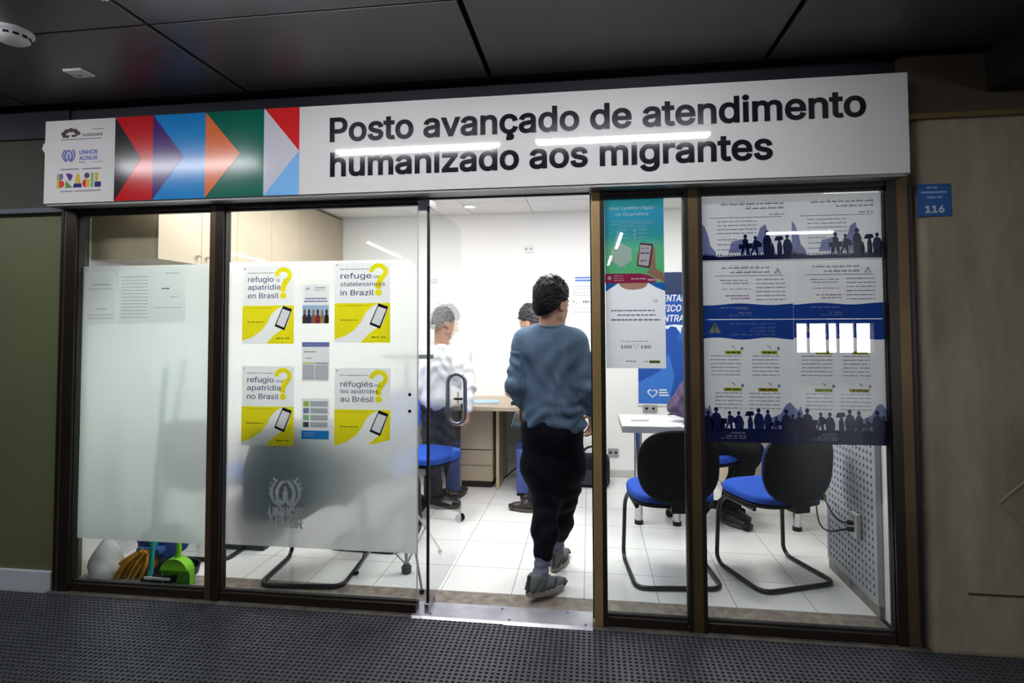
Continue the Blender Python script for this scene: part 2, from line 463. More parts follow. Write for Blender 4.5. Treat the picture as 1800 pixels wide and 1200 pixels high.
# ------------------------------------------------------------------ the setting, office
def tile_mat():
    m = bpy.data.materials.new('white_floor_tile'); m.use_nodes = True
    nt = m.node_tree; b = nt.nodes['Principled BSDF']
    b.inputs['Roughness'].default_value = 0.22
    tc = nt.nodes.new('ShaderNodeTexCoord'); mp = nt.nodes.new('ShaderNodeMapping')
    mp.inputs['Location'].default_value = (0.040/0.389, (0.389-0.162)/0.389, 0); mp.inputs['Scale'].default_value = (1/0.389, 1/0.389, 1)
    bt = nt.nodes.new('ShaderNodeTexBrick'); bt.offset = 0; bt.squash = 1
    bt.inputs['Scale'].default_value = 1; bt.inputs['Brick Width'].default_value = 1; bt.inputs['Row Height'].default_value = 1
    bt.inputs['Mortar Size'].default_value = 0.0065; bt.inputs['Mortar Smooth'].default_value = 0.3
    bt.inputs['Color1'].default_value = (0.80, 0.80, 0.795, 1); bt.inputs['Color2'].default_value = (0.77, 0.77, 0.765, 1)
    bt.inputs['Mortar'].default_value = (0.30, 0.29, 0.28, 1)
    nt.links.new(tc.outputs['Object'], mp.inputs[0]); nt.links.new(mp.outputs[0], bt.inputs['Vector'])
    nt.links.new(bt.outputs['Color'], b.inputs['Base Color'])
    return m
o = MB().box(-2.95, 2.2, 0.238, 2.75, -0.08, 0.0).build('floor', tile_mat()); tag(o, 'white square floor tiles of the office', kind='structure')
o = MB().box(-3.0, 2.25, 2.63, 2.75, 0, 2.6).build('wall_back', M_WHITEWALL); tag(o, 'white back wall of the office', kind='structure')
o = MB().box(-3.05, -2.94, 0.15, 2.63, 0, 2.6).build('wall_left', M_WHITEWALL); struct(o)
o = MB().box(2.1, 2.2, 0.35, 2.63, 0, 2.6).build('wall_right', M_WHITEWALL); struct(o)
o = MB().box(1.425, 1.49, 0.1, 0.80, 0.0, 2.55).box(1.49, 2.1, 0.352, 0.40, 0.0, 2.55).build('wall_partition', M_WHITEWALL); tag(o, 'white partition return beside the right end of the shopfront', kind='structure')
ci = MB()
for i in range(9):
    for k in range(5):
        x0 = -2.94+i*0.6; y0 = 2.63-(k+1)*0.52
        ci.box(x0+0.003, min(x0+0.6, 2.1)-0.003, max(y0, 0.05)+0.003, y0+0.52-0.003, 2.548, 2.57)
o = ci.build('ceiling', M_CEIL_IN); tag(o, 'white tiled office ceiling', kind='structure')
o = MB().box(-2.94, 2.1, 0.05, 2.63, 2.572, 2.66).build('ceiling_backing', mat('ceiling_gap', (0.12, 0.12, 0.12), 0.8)); struct(o)
o = MB().box(-2.94, 1.45, 0.012, 0.06, 2.13, 2.56).build('wall_header_inner', M_WHITEWALL); struct(o)
o = MB().box(-2.3, -0.93, 2.618, 2.63, 0, 0.07).box(-0.62, 2.1, 2.618, 2.63, 0, 0.07).build('baseboard_back', mat('grey_skirting', (0.5, 0.5, 0.49), 0.5)); struct(o)

# ------------------------------------------------------------------ shopfront frame, panes, films
GL = glass_mat()
def pane(name, x0, x1, z0, z1, parent, y=0.0):
    return MB().box(x0, x1, y-0.004, y+0.004, z0, z1).build(name, GL, parent)
ZB, ZT = 0.048, 2.082
def post(x0, x1, name, label, dark=(), m=None):
    r = empty(name, ((x0+x1)/2, 0, 0), label, kind='structure')
    w = (x1-x0)/2
    MB().box(-w+0.007, w-0.007, -0.036, 0.036, 0.002, 2.13, 0.004).build('post', m or M_BRONZE, r)
    for a, c in dark: MB().box(-w+a*2*w, -w+c*2*w, -0.0385, -0.03, 0.003, 2.128, 0.001).build('dark_channel', M_BRONZE_DK, r)
    MB().box(-w, -w+0.0075, -0.02, 0.02, 0.03, 2.10).box(w-0.0075, w, -0.02, 0.02, 0.03, 2.10).build('gasket', M_GASKET, r)
    # narrow groove down the face of the post
    MB().box(w-0.022, w-0.016, -0.0375, -0.03, 0.03, 2.10).build('groove', M_GASKET, r)
    return r
post(-2.936, -2.836, 'trim_7', 'dark bronze post at the left end of the shopfront', ((0.03, 0.22), (0.34, 0.97)))
post(-2.036, -1.944, 'trim_8', 'dark bronze mullion between the two frosted panes', ((0.46, 0.97),))
post(0.0065, 0.077, 'trim_9', 'bronze post in a lit tone at the right of the doorway', ((0.68, 0.97),), M_BRONZE_LIT)
post(0.452, 0.542, 'trim_10', 'bronze mullion between the two poster covered panes', ((0.03, 0.26), (0.76, 0.97)))
post(1.360, 1.475, 'trim_11', 'dark bronze post at the right end of the shopfront', ((0.02, 0.40), (0.86, 0.98)))
def window(n, x0, x1, label, rails=True):
    r = empty('window_%d' % n, ((x0+x1)/2, 0, 0), label, kind='structure')
    w = (x1-x0)/2
    pane('glass_pane', -w, w, 0.03, ZT+0.02, r)
    MB().box(-w, w, -0.03, 0.03, 0.004, ZB, 0.003).build('bottom_rail', M_BRONZE_DK, r)
    MB().box(-w, w, -0.03, 0.03, ZT, 2.135, 0.003).build('top_rail', M_BRONZE_DK, r)
    MB().box(-w, w, -0.012, 0.012, ZT-0.012, ZT+0.001).box(-w, w, -0.012, 0.012, ZB-0.001, ZB+0.008).build('gasket', M_GASKET, r)
    return r
w1 = window(1, -2.836, -2.036, 'left pane with frosted film and three white notices')
w2 = window(2, -1.944, -0.876, 'wide pane with frosted film and yellow posters')
w3 = window(3, 0.077, 0.452, 'narrow clear pane right of the doorway')
w4 = window(4, 0.542, 1.360, 'right pane covered by blue and white posters')
MF1 = film_mat('frosted_film_grey', (0.85, 0.89, 0.88), 0.55)
MF2 = film_mat('frosted_film_white', (0.955, 0.96, 0.955), 0.55)
def film(parent, x0, x1, z0, z1, m, notch=None):
    cx = parent.location.x
    pts = [(x0-cx, z0), (x1-cx, z0)]
    if notch: pts += [(x1-cx, z1-0.10), (x1-cx-0.012, z1-0.07), (x1-cx-0.02, z1-0.03), (x1-cx-0.05, z1-0.004)]
    else: pts += [(x1-cx, z1)]
    pts += [(x0-cx, z1)]
    return MB().prism(pts, 0.0125, 0.0135).build('frosted_film', m, parent)
film(w1, -2.836, -2.036, 0.275, 1.787, MF1)
film(w2, -1.944, -0.878, 0.282, 1.795, MF2, True)
b_ = MB()
for z in (1.093, 1.008): b_.ell((-0.918+1.41, -0.008, z), (0.009, 0.006, 0.009), 12)
b_.build('bolt', M_BLACK, w2, True)
MB().box(0.530, 0.534, -0.005, 0.005, 0.05, ZT).build('polished_edge', mat('glass_edge', (0.55, 0.66, 0.62), 0.2), w2)

# door: frameless glass leaf swung into the office, and its header
d1 = empty('door_1', (-0.823, 0.0, 0.0), 'frameless glass door standing open into the office', kind='structure')
MB().box(-0.005, 0.005, 0.012, 0.717, 0.03, 2.075).build('glass_leaf', GL, d1)
MB().box(-0.0065, 0.0065, -0.002, 0.012, 0.02, 2.10).build('edge_reflection', M_GASKET, d1)  # black strip painting the dark reflection inside the glass edge
MB().box(-0.012, 0.012, -0.02, 0.10, 0.004, 0.05, 0.003).build('floor_pivot', M_STEEL, d1)
MB().box(-0.012, 0.012, -0.02, 0.10, 2.06, 2.10, 0.003).build('top_pivot', M_STEEL, d1)
hz = 0.99; hy = 0.612; hw = 0.155
loop = []
for s in (1, -1):
    for t in range(9):
        a = PI/2*s - PI/2 + (PI*t/8) if False else None
# two back-to-back D pulls forming one oval across the glass
ov = []
R_ = 0.056
for t in range(13):
    a = PI*t/12
    ov.append((R_*math.cos(a), hy, hz+hw-R_+R_*math.sin(a)))
for t in range(13):
    a = PI+PI*t/12
    ov.append((R_*math.cos(a), hy, hz-hw+R_+R_*math.sin(a)))
hd = MB().tube(ov, 0.0125, 12, closed=True).build('door_handle', mat('satin_grey_handle', (0.22, 0.22, 0.27), 0.32, 0.8), d1, True)
lk = MB().cyl((-0.03, hy+0.045, 0.985), (0.03, hy+0.045, 0.985), 0.008, 10).box(-0.004, 0.004, hy+0.035, hy+0.055, 0.955, 1.03).build('lock', M_GASKET, d1)
o = MB().box(-0.876, 0.0065, -0.008, 0.008, 2.098, 2.106).build('trim_12', M_GASKET); tag(o, 'thin dark rail across the top of the doorway', kind='structure')
o = MB().box(-0.876, 0.0065, 0.0, 0.01, 2.106, 2.135).build('window_6', GL); tag(o, 'narrow glass strip above the doorway', kind='structure')
o = MB().box(-0.872, -0.832, -0.012, 0.012, 2.04, 2.11, 0.002).build('trim_13', M_STEEL); tag(o, 'steel corner patch at the top of the door gap', kind='structure')
ms = mat('aluminium_plate', (0.62, 0.62, 0.67), 0.36, 0.55, noise=(5, (0.36, 0.36, 0.44), 0.9), bump=(7, 0.25))
th = MB()
th.prism([(-0.066, 0.0), (-0.05, 0.006), (0.085, 0.010), (0.088, 0.0)], -0.892, -0.42, 'x')
th.prism([(-0.072, 0.0), (-0.052, 0.008), (0.083, 0.011), (0.086, 0.0)], -0.424, 0.004, 'x')
o = th.build('trim_14', ms); tag(o, 'bent aluminium threshold plate in the doorway', kind='structure')
sc2 = MB()
for x, y in ((-0.45, 0.06), (-0.40, -0.04), (-0.80, -0.03), (-0.03, -0.04), (-0.12, 0.06)): sc2.cyl((x, y, 0.008), (x, y, 0.0135), 0.006, 10)
o = sc2.build('trim_15', M_STEEL); tag(o, 'screws of the aluminium threshold plate', kind='structure')

# ------------------------------------------------------------------ lamps
def ceiling_panel(x, y, label):
    r = empty('ceiling_light', (x, y, 2.548), label, 'ceiling light', 'office ceiling lights')
    fr = MB()
    for a in ((-.3, .3, -.3, -.285), (-.3, .3, .285, .3), (-.3, -.285, -.285, .285), (.285, .3, -.285, .285)):
        fr.box(a[0], a[1], a[2], a[3], -0.014, 0.0)
    fr.build('frame', M_WHITEPL, r)
    MB().box(-.285, .285, -.285, .285, -0.008, -0.001).build('diffuser', emit('office_diffuser', (1, 0.985, 0.96), ROOM_LAMP*2.2), r)
    ld = bpy.data.lights.new('panel_lamp', 'AREA'); ld.shape = 'SQUARE'; ld.size = 0.56; ld.energy = ROOM_LAMP*12.0; ld.color = (1, 0.985, 0.965)
    lo = bpy.data.objects.new('panel_lamp', ld); COL.objects.link(lo); lo.parent = r; lo.location = (0, 0, -0.012)
for x, y, l in ((-1.9, 0.50, 'square office ceiling light nearest the wall cabinets, front row'), (-0.45, 0.50, 'square office ceiling light just inside the doorway'),
                (-1.75, 1.32, 'square office ceiling light over the left of the desk'),
                (-0.30, 1.32, 'square office ceiling light in front of the white back wall'), (0.98, 1.32, 'square office ceiling light near the blue banner')):
    ceiling_panel(x, y, l)
dl = empty('downlight', (-1.09, 2.24, 2.548), 'small round downlight in the office ceiling near the back wall', 'downlight')
MB().lathe([(0.062, 0.0), (0.064, -0.006), (0.052, -0.010), (0.05, -0.002)], seg=28).build('trim_ring', M_WHITEPL, dl, True)
MB().lathe([(0.048, -0.001), (0.046, -0.006)], seg=24).build('lens', emit('office_diffuser', (1, 0.985, 0.96), ROOM_LAMP*2.2), dl)
def tube_light(L, x, y, rz, label, louvres=False, zt=2.668):
    r = empty('corridor_light', (x, y, zt), label, 'tube light', 'corridor tube lights', rz=rz)
    MB().box(-L/2, L/2, -0.05, 0.05, 0.0, 0.025, 0.004).build('housing', M_WHITEPL, r)
    for s in (-1, 1): MB().box(s*L/2-0.012, s*L/2+0.012, -0.03, 0.03, -0.05, 0.012, 0.003).build('socket', M_WHITEPL, r)
    MB().cyl((-L/2+0.015, 0, -0.03), (L/2-0.015, 0, -0.03), 0.011, 14).build('tube', emit('corridor_tube', (0.93, 0.95, 1.0), TUBE_LAMP*4.5), r, True)
    if louvres:
        m = MB(); n = int(L/0.07)
        for i in range(1, n): m.box(-L/2+i*L/n-0.006, -L/2+i*L/n+0.006, -0.05, 0.05, -0.012, 0.0)
        m.box(-L/2+0.012, L/2-0.012, -0.054, -0.05, -0.014, 0.0).box(-L/2+0.012, L/2-0.012, 0.05, 0.054, -0.014, 0.0).build('louvre', M_WHITEPL, r)
    ld = bpy.data.lights.new('tube_lamp', 'AREA'); ld.shape = 'RECTANGLE'; ld.size = L*0.95; ld.size_y = 0.04; ld.energy = TUBE_LAMP*L*0.72; ld.color = (0.93, 0.95, 1.0)
    lo = bpy.data.objects.new('tube_lamp', ld); COL.objects.link(lo); lo.parent = r; lo.location = (0, 0, -0.05)
tube_light(1.15, -2.92, -1.20, 0, 'corridor tube light mirrored in the coloured arrows of the sign')
tube_light(1.16, -1.14, -1.06, 0, 'corridor tube light with louvres mirrored left of centre in the sign', True)
tube_light(1.12, 0.21, -1.04, 0, 'corridor tube light mirrored above the last word of the sign')
tube_light(0.85, 3.0, -1.30, 0, 'added tube light beyond the right end of the sign, brightening the concrete pillar')  # extra tube out of view, added to light the pillar
tube_light(0.95, -4.6, -1.12, 0, 'added tube light beyond the left end of the sign, brightening the olive wall')  # extra tube out of view, added to light the olive wall
tube_light(0.86, 2.72, -4.86, 0, 'corridor tube light mirrored as a white streak over the refugee silhouettes')
tube_light(2.0, -3.2, -5.7, PI/2-0.08, 'corridor tube light mirrored as a slanting streak on the frosted pane')
tube_light(1.3, -5.85, -6.1, PI/2-0.1, 'corridor tube light mirrored beside the frosted film corner')
tube_light(1.6, 0.42, -5.2, PI/2, 'corridor tube light mirrored in the teal tourist poster')
tube_light(1.6, 0.38, -7.6, PI/2, 'farther corridor tube light mirrored in the teal tourist poster')

# ------------------------------------------------------------------ sign over the shopfront
sg = empty('sign', (-0.765, -0.13, 2.117), 'long white shop sign reading Posto avançado de atendimento humanizado aos migrantes', 'sign')
SX0, SX1, SZ0, SZ1 = -2.949, 1.420, 2.117, 2.572
SO = Vector((-0.765, -0.13, 2.117))
M_SIGN = mat('white_sign_acrylic', (0.82, 0.795, 0.775), 0.045, spec=0.5)
M_SIGNPRINT = mat('sign_edge', (0.55, 0.55, 0.55), 0.4)
MB().box(SX0-SO.x, SX1-SO.x, 0.0, 0.125, 0, SZ1-SZ0, 0.002).build('sign_board', M_SIGN, sg)
MB().box(SX0-SO.x+0.01, SX1-SO.x-0.02, 0.008, 0.12, -0.012, 0.0005).build('sign_base', mat('galvanised_edge', (0.28, 0.28, 0.27), 0.45, 0.6), sg)
def srect(name, pts, color, rough=0.22, dy=0.0012, base=-0.0002):
    m = mat('sign_vinyl_'+name, color, rough)
    q = MB().prism([(x-SO.x, z-SO.z) for x, z in pts], -dy, base)
    return q
def svin(name, label, color, pts, dy=0.0012, rough=0.17):
    o = srect(name, pts, color, rough, dy).build(name, mat('vinyl_%.3f_%.3f_%.3f' % color, color, rough), sg)
    if label: o['label'] = label
    return o
xs = [-2.520, -2.294, -1.991, -1.662, -1.468]
zm = (SZ0+SZ1)/2
a, b, c, d, e = xs
b_z0, b_z1 = SZ0+0.001, SZ1-0.001
svin('red_block', 'red block', tuple(min(1, v*1.18) for v in rgb('c4141f')), [(a, b_z0), (b, b_z0), (b, b_z1), (a, b_z1)])
svin('blue_block', 'sky blue block', tuple(min(1, v*1.18) for v in rgb('1287cf')), [(b, b_z0), (c, b_z0), (c, b_z1), (b, b_z1)])
svin('green_block', 'dark green block', tuple(min(1, v*1.18) for v in rgb('00644f')), [(c, b_z0), (d, b_z0), (d, b_z1), (c, b_z1)])
svin('grey_block', 'pale grey block', tuple(min(1, v*1.18) for v in rgb('cbc9d2')), [(d, b_z0), (e, b_z0), (e, b_z1), (d, b_z1)])
svin('black_arrow', 'black arrow', tuple(min(1, v*1.18) for v in rgb('231d1d')), [(a, b_z0), (a+0.155, zm), (a, b_z1)], 0.0018)
svin('purple_arrow', 'purple arrow', tuple(min(1, v*1.18) for v in rgb('45206f')), [(b, b_z0), (b+0.178, zm), (b, b_z1)], 0.0018)
svin('orange_arrow', 'orange arrow', tuple(min(1, v*1.18) for v in rgb('e8743c')), [(c, b_z0), (c+0.195, zm), (c, b_z1)], 0.0018)
svin('red_triangle', 'red triangle', tuple(min(1, v*1.18) for v in rgb('cf2629')), [(d+0.004, b_z1), (e, b_z1), (e, zm)], 0.0018)
svin('light_blue_triangle', 'light blue triangle', tuple(min(1, v*1.18) for v in rgb('7db7ea')), [(d, b_z0), (e, b_z0), (e, zm)], 0.0018)
M_INK = mat('black_vinyl_letters', (0.012, 0.011, 0.016), 0.10)
text('lettering', 'Posto avançado de atendimento', -1.303, -0.1318, 2.385, 0.116, M_INK, sg, width=2.546, bold=0.022, off=SO, extrude=0.0012)
text('lettering', 'humanizado aos migrantes', -1.300, -0.1318, 2.207, 0.116, M_INK, sg, width=2.14, bold=0.022, off=SO, extrude=0.0012)
# three small logos on the white end
ink = mat('logo_dark', rgb('4a3c42'), 0.3); lblue = mat('logo_blue', rgb('5a70b8'), 0.3); lgrey = mat('logo_grey', rgb('8b8790'), 0.3)
def sbar(m, x0, x1, z, h): m.box(x0-SO.x, x1-SO.x, -0.0012, -0.0002, z-SO.z, z+h-SO.z)
q = MB()
for k in range(5):
    t = PI*(k+0.5)/5
    q.ell((-2.79+0.045*math.cos(t)-SO.x, -0.001, 2.488+0.028*math.sin(t)-SO.z), (0.017, 0.001, 0.012), 10)
sbar(q, -2.84, -2.80, 2.475, 0.014); sbar(q, -2.785, -2.755, 2.478, 0.012)
q.build('city_logo', ink, sg)
q = MB(); sbar(q, -2.85, -2.60, 2.462, 0.005); q.build('logo_rule', lgrey, sg); q = MB(); sbar(q, -2.66, -2.585, 2.514, 0.004); q.build('logo_rule', lgrey, sg)
text('lettering', 'GUARULHOS', -2.722, -0.1306, 2.479, 0.015, ink, sg, width=0.125, bold=0.02, off=SO, extrude=0.0008)
text('lettering', 'UNHCR', -2.735, -0.1306, 2.381, 0.021, lblue, sg, width=0.112, bold=0.03, off=SO, extrude=0.0008)
text('lettering', 'ACNUR', -2.735, -0.1306, 2.349, 0.021, lblue, sg, width=0.112, bold=0.03, off=SO, extrude=0.0008)
def laurel(cx, y, cz, R, w, lo=-2.2, hi=0.0):
    """two curved sprays round a pair of sheltering hands"""
    m = MB()
    for s in (-1, 1):
        pts = [(cx+s*R*math.cos(t), y, cz+R*math.sin(t)) for t in [(-1.25+2.25*k/12) for k in range(13)]]
        m.tube(pts, w, 6)
        for k in range(1, 12, 2):
            p = pts[k]; m.tube([p, (p[0]+s*w*2.2, y, p[2]+w*3)], w*0.8, 5)
    for s in (-1, 1):
        m.tube(bez((cx+s*R*0.12, y, cz-R*0.75), (cx+s*R*0.85, y, cz-R*0.6), (cx+s*R*0.75, y, cz+R*0.45), (cx+s*R*0.08, y, cz+R*0.8)), w*1.5, 6)
    m.ell((cx, y, cz+R*0.28), (R*0.14, w, R*0.14), 10)
    m.tube([(cx, y, cz+R*0.1), (cx, y, cz-R*0.65)], w*2.2, 6)
    return m
lr = laurel(-2.80-SO.x, -0.0006, 2.376-SO.z, 0.036, 0.0028)
lr.build('refugee_agency_emblem', lblue, sg)
q = MB()
for x0, x1 in ((-2.85, -2.735), (-2.715, -2.60)): sbar(q, x0, x1, 2.297, 0.007)
q.build('logo_rule', lgrey, sg); q = MB()
for x0, x1 in ((-2.845, -2.77), (-2.76, -2.60)): sbar(q, x0, x1, 2.178, 0.006)
q.build('logo_rule', lgrey, sg); q = MB()
sbar(q, -2.735, -2.70, 2.335, 0.004); sbar(q, -2.65, -2.59, 2.335, 0.003)
q.build('logo_rule', lgrey, sg)
zb, ht = 2.200, 0.078
G, Y, R2, P2, NV, LG = rgb('5f9a4a'), rgb('e0bb4a'), rgb('d8402f'), rgb('5d3a98'), rgb('37307a'), rgb('9db47e')
def lp(nm, color, pts): svin(nm, None, color, [(-2.868+u*0.268, zb+v*ht) for u, v in pts], 0.0011)
def disc(cx, cy, rx, ry, t0=0, t1=2*PI, n=16): return [(cx+rx*math.cos(t0+(t1-t0)*k/n), cy+ry*math.sin(t0+(t1-t0)*k/n)) for k in range(n+1)]
lp('logo_letter', LG, [(0.0, .55), (.06, .55), (.06, 1), (0, 1)]); lp('logo_letter', rgb('6b6aa0'), [(.06, .55), (.13, .6), (.14, .85), (.12, 1), (.06, 1)])
lp('logo_letter', Y, [(0, 0), (.06, 0), (.06, .53), (0, .53)]); lp('logo_letter', R2, disc(.06, .28, .11, .27, -PI/2, PI/2))
lp('logo_letter', P2, [(.20, 1), (.30, 1), (.36, .85), (.33, .6), (.29, .45)]); lp('logo_letter', G, [(.20, 0), (.20, .5), (.27, .3), (.36, 0)])
lp('logo_letter', Y, [(.40, .3), (.45, .95), (.50, .95), (.54, .3)]); lp('logo_letter', NV, [(.37, 0), (.39, .28), (.55, .28), (.57, 0)])
lp('logo_letter', R2, disc(.66, .28, .08, .28, PI/2, PI*1.5)); lp('logo_letter', rgb('55506a'), disc(.68, .82, .06, .2)); lp('logo_letter', Y, [(.66, 0), (.74, 0), (.74, .55), (.66, .55)])
lp('logo_letter', rgb('8fbf8a'), [(.77, 0), (.83, 0), (.83, 1), (.77, 1)]); lp('logo_letter', Y, [(.86, .4), (.93, .4), (.93, 1), (.86, 1)]); lp('logo_letter', NV, [(.86, 0), (1.0, 0), (1.0, .36), (.86, .36)])
MB().prism([(SX0-SO.x-0.028, 0.305), (SX0-SO.x, 0.27), (SX0-SO.x, 0.345), (SX0-SO.x-0.02, 0.335)], 0.01, 0.03).build('mounting_tab', M_WHITEPL, sg)

# number plate on the pillar
npl = empty('number_plate', (1.568, -0.034, 1.937), 'small blue plate numbered 116 on the concrete pillar', 'plate')
MB().box(-0.071, 0.071, -0.001, 0.004, 0, 0.150, 0.002).build('plate', mat('blue_plate', rgb('10549f'), 0.35), npl)
wt = mat('plate_white', rgb('cdd2dc'), 0.4)
NO = Vector((1.568, -0.034, 1.937))
text('lettering', '116', 1.568, -0.0353, 1.955, 0.030, wt, npl, width=0.082, bold=0.03, align='c', off=NO)
lbw = mat('plate_pale_blue', rgb('8fb2d8'), 0.4)
q = MB()
for (x0, x1, z) in ((-0.032, -0.010, .128), (-0.004, 0.012, .128), (-.055, .052, .106), (-.030, .004, .083), (.010, .032, .083)):
    q.box(x0, x1, -0.0016, -0.0008, z, z+0.009)
q.build('small_lettering', lbw, npl)

# ceiling fittings in the corridor
sd = empty('smoke_detector', (-2.375, -0.80, 2.68), 'round white smoke detector on the dark ceiling panel', 'smoke detector')
MB().lathe([(0.072, 0.0), (0.074, -0.012), (0.066, -0.018)], seg=32).build('base', M_WHITEPL, sd, True)
MB().lathe([(0.058, -0.017), (0.060, -0.036), (0.045, -0.047), (0.012, -0.05)], seg=32).build('body', M_WHITEPL, sd, True)
q = MB()
for k in range(12):
    t = 2*PI*k/12; q.box(0.0595, 0.0615, -0.010, 0.010, -0.033, -0.023, M=Matrix.Rotation(t, 4, 'Z'))
q.build('vent_slot', M_BLACK, sd)
ss = empty('ceiling_sensor', (-2.44, -0.43, 2.68), 'small flat white square fitting in the dark ceiling', 'sensor')
MB().box(-0.05, 0.05, -0.04, 0.04, -0.012, 0.0, 0.003).build('cover', M_WHITEPL, ss)
MB().lathe([(0.012, -0.012), (0.011, -0.018)], seg=16).build('lens', M_GREYPL, ss)

# ------------------------------------------------------------------ printed things on the glass
YP = 0.0065
PAPER_W = (0.84, 0.84, 0.85)
def sheet(name, label, cat, group, x0, x1, z0, z1, color=PAPER_W, y=YP, curl=0.0, pts=None, trans=0.6, ramp=None):
    """a sheet of paper; returns the object and a mapper from (u, v) to local x, z"""
    r = bpy.data.objects.new(name, None)
    w, h = x1-x0, z1-z0
    nx, nz = 12, 16
    V = []; F = []
    if pts is None:
        for j in range(nz+1):
            for i in range(nx+1):
                u, v = i/nx, j/nz
                V.append((u*w, curl*0.004*math.sin(u*7+v*3)*math.sin(v*9)*0.3, v*h))
        for j in range(nz):
            for i in range(nx):
                k = j*(nx+1)+i; F.append((k, k+1, k+nx+2, k+nx+1))
    else:
        V = [(u*w, 0, v*h) for u, v in pts]; F = [tuple(range(len(pts)))]
    me = bpy.data.meshes.new(name); me.from_pydata(V, [], F); me.update()
    bpy.data.objects.remove(r)
    o = link_mesh(name, me, paper(color, trans, name=('%s_%s' % (name, 'ramp') if ramp else None), ramp=ramp))
    o.location = (x0, y, z0)
    tag(o, label, cat, group)
    return o, w, h
class Print:
    """prints on a sheet in (u, v) from its lower left corner"""
    def __init__(self, o, w, h, trans=0.7): self.o, self.w, self.h, self.t = o, w, h, trans; self.k = 0
    def lay(self, n=None):
        self.k += 1; return -0.00035*(self.k if n is None else n)
    def polys(self, name, color, polys, layer=None, label=None):
        y = self.lay(layer); m = MB()
        for p in polys:
            m.poly([(u*self.w, y, v*self.h) for u, v in p])
        o = m.build(name, paper(color, self.t), self.o, recalc=False)
        if label: o['label'] = label
        return o
    def rects(self, name, color, rs, layer=None, label=None):
        return self.polys(name, color, [[(a, c), (b, c), (b, d), (a, d)] for a, b, c, d in rs], layer, label)
    def text(self, s, u, v, cap, color, width=None, bold=0.0, shear=0.0, align='l', name='lettering', layer=None):
        y = self.lay(layer)
        return text(name, s, u*self.w, y, v*self.h, cap*self.h, paper(color, self.t), self.o, None if width is None else width*self.w, bold, shear, 0.0, align)
    def words(self, color, rows, name='small_lettering', seed=1, layer=None, label=None):
        """rows: (u0, u1, v, height) set as broken dashes, the way unreadable small print looks"""
        rnd = random.Random(seed); rs = []
        for u0, u1, v, hh in rows:
            u = u0
            while u < u1-0.004:
                L = min(u1-u, rnd.uniform(0.025, 0.085)); rs.append((u, u+L, v, v+hh)); u += L+rnd.uniform(0.008, 0.018)
        return self.rects(name, color, rs, layer, label)
def ellipse(cx, cy, rx, ry, n=24, t0=0.0, t1=2*PI): return [(cx+rx*math.cos(t0+(t1-t0)*k/n), cy+ry*math.sin(t0+(t1-t0)*k/n)) for k in range(n)]

YEL = (1.0, 0.90, 0.02); VIO = rgb('55527f'); GRY = rgb('9a99a6'); DKG = rgb('26252b')
def yellow_poster(label, x0, x1, z0, z1, lines, torn=None):
    pts = torn
    o, w, h = sheet('poster', label, 'poster', 'yellow question mark posters', x0, x1, z0, z1, (0.95, 0.95, 0.96), pts=pts, trans=0.70)
    p = Print(o, w, h, 0.75)
    left = [(0, .49), (0, .04), (.20, .085), (.38, .17), (.50, .28), (.56, .37), (.66, .44), (.79, .485), (.79, .49)]
    right = [(.79, .49), (.79, .485), (.965, .443), (.86, .22), (.74, .17), (.62, .11), (.47, 0.0), (1, 0.0), (1, .49)]
    if torn: right = [(.79, .49), (.79, .485), (.965, .443), (.86, .22), (.74, .15), (.60, .062), (.80, .092), (.99, .127), (1, .49)]
    p.polys('yellow_panel', YEL, [left, right], label='yellow lower panel with a white forearm')
    po = [(.79, .485), (.965, .443), (.82, .172), (.63, .226)]; pi_ = [(.785, .447), (.93, .412), (.81, .208), (.665, .248)]
    p.polys('phone', DKG, [[po[k], po[(k+1) % 4], pi_[(k+1) % 4], pi_[k]] for k in range(4)], label='printed black phone')
    p.polys('phone_screen', (0.92, 0.92, 0.95), [pi_])
    # question mark
    cx, cy = .79, .875; ro, ri = (.165, .105), (.085, .047)
    th = [PI*1.02-k*(PI*1.50)/18 for k in range(19)]
    outer = [(cx+ro[0]*math.cos(t), cy+ro[1]*math.sin(t)) for t in th]
    inner = [(cx+ri[0]*math.cos(t), cy+ri[1]*math.sin(t)) for t in th]
    qs = [[outer[i], outer[i+1], inner[i+1], inner[i]] for i in range(18)]
    qs.append([outer[18], inner[18], (.735, .715), (.735, .665), (.835, .665), (.835, .72), (.90, .79)])
    qs.append(ellipse(.79, .618, .062, .040))
    p.polys('question_mark', YEL, qs, label='large yellow question mark')
    p.words(GRY, [(.10, .62, .905, .010)], seed=len(lines[0][0]))
    for (s, u, v, wd, cap, bd) in lines: p.text(s, u, v, cap, VIO, width=wd, bold=bd, layer=7)
    p.words(rgb('7d7a38'), [(.10, .42, .275, .010)], seed=5, layer=4)
    p.words(rgb('7d7a38'), [(.67, .80, .062, .014), (.83, .92, .062, .012)], seed=6, layer=4) if not torn else None
    p.words(rgb('e3cf2a'), [(.08, .60, .455, .010)], seed=8, layer=4)
    # clips of tape on the upper corners
    p.rects('tape', (0.62, 0.62, 0.64), [(.02, .06, .955, .975)], layer=3)
    return o
yellow_poster('yellow poster reading refugio o apatridia en Brasil', -1.860, -1.563, 1.352, 1.770,
    [('refugio', .107, .795, .50, .066, .006), ('o', .665, .795, .055, .042, .004), ('apatridia', .107, .695, .63, .064, .006), ('en Brasil', .107, .585, .60, .066, .006)])
yellow_poster('yellow poster reading refuge or statelessness in Brazil', -1.335, -1.029, 1.358, 1.783,
    [('refuge', .107, .795, .56, .066, .006), ('or', .70, .795, .10, .042, .004), ('statelessness', .107, .700, .80, .052, .004), ('in Brazil', .107, .585, .60, .066, .006)])
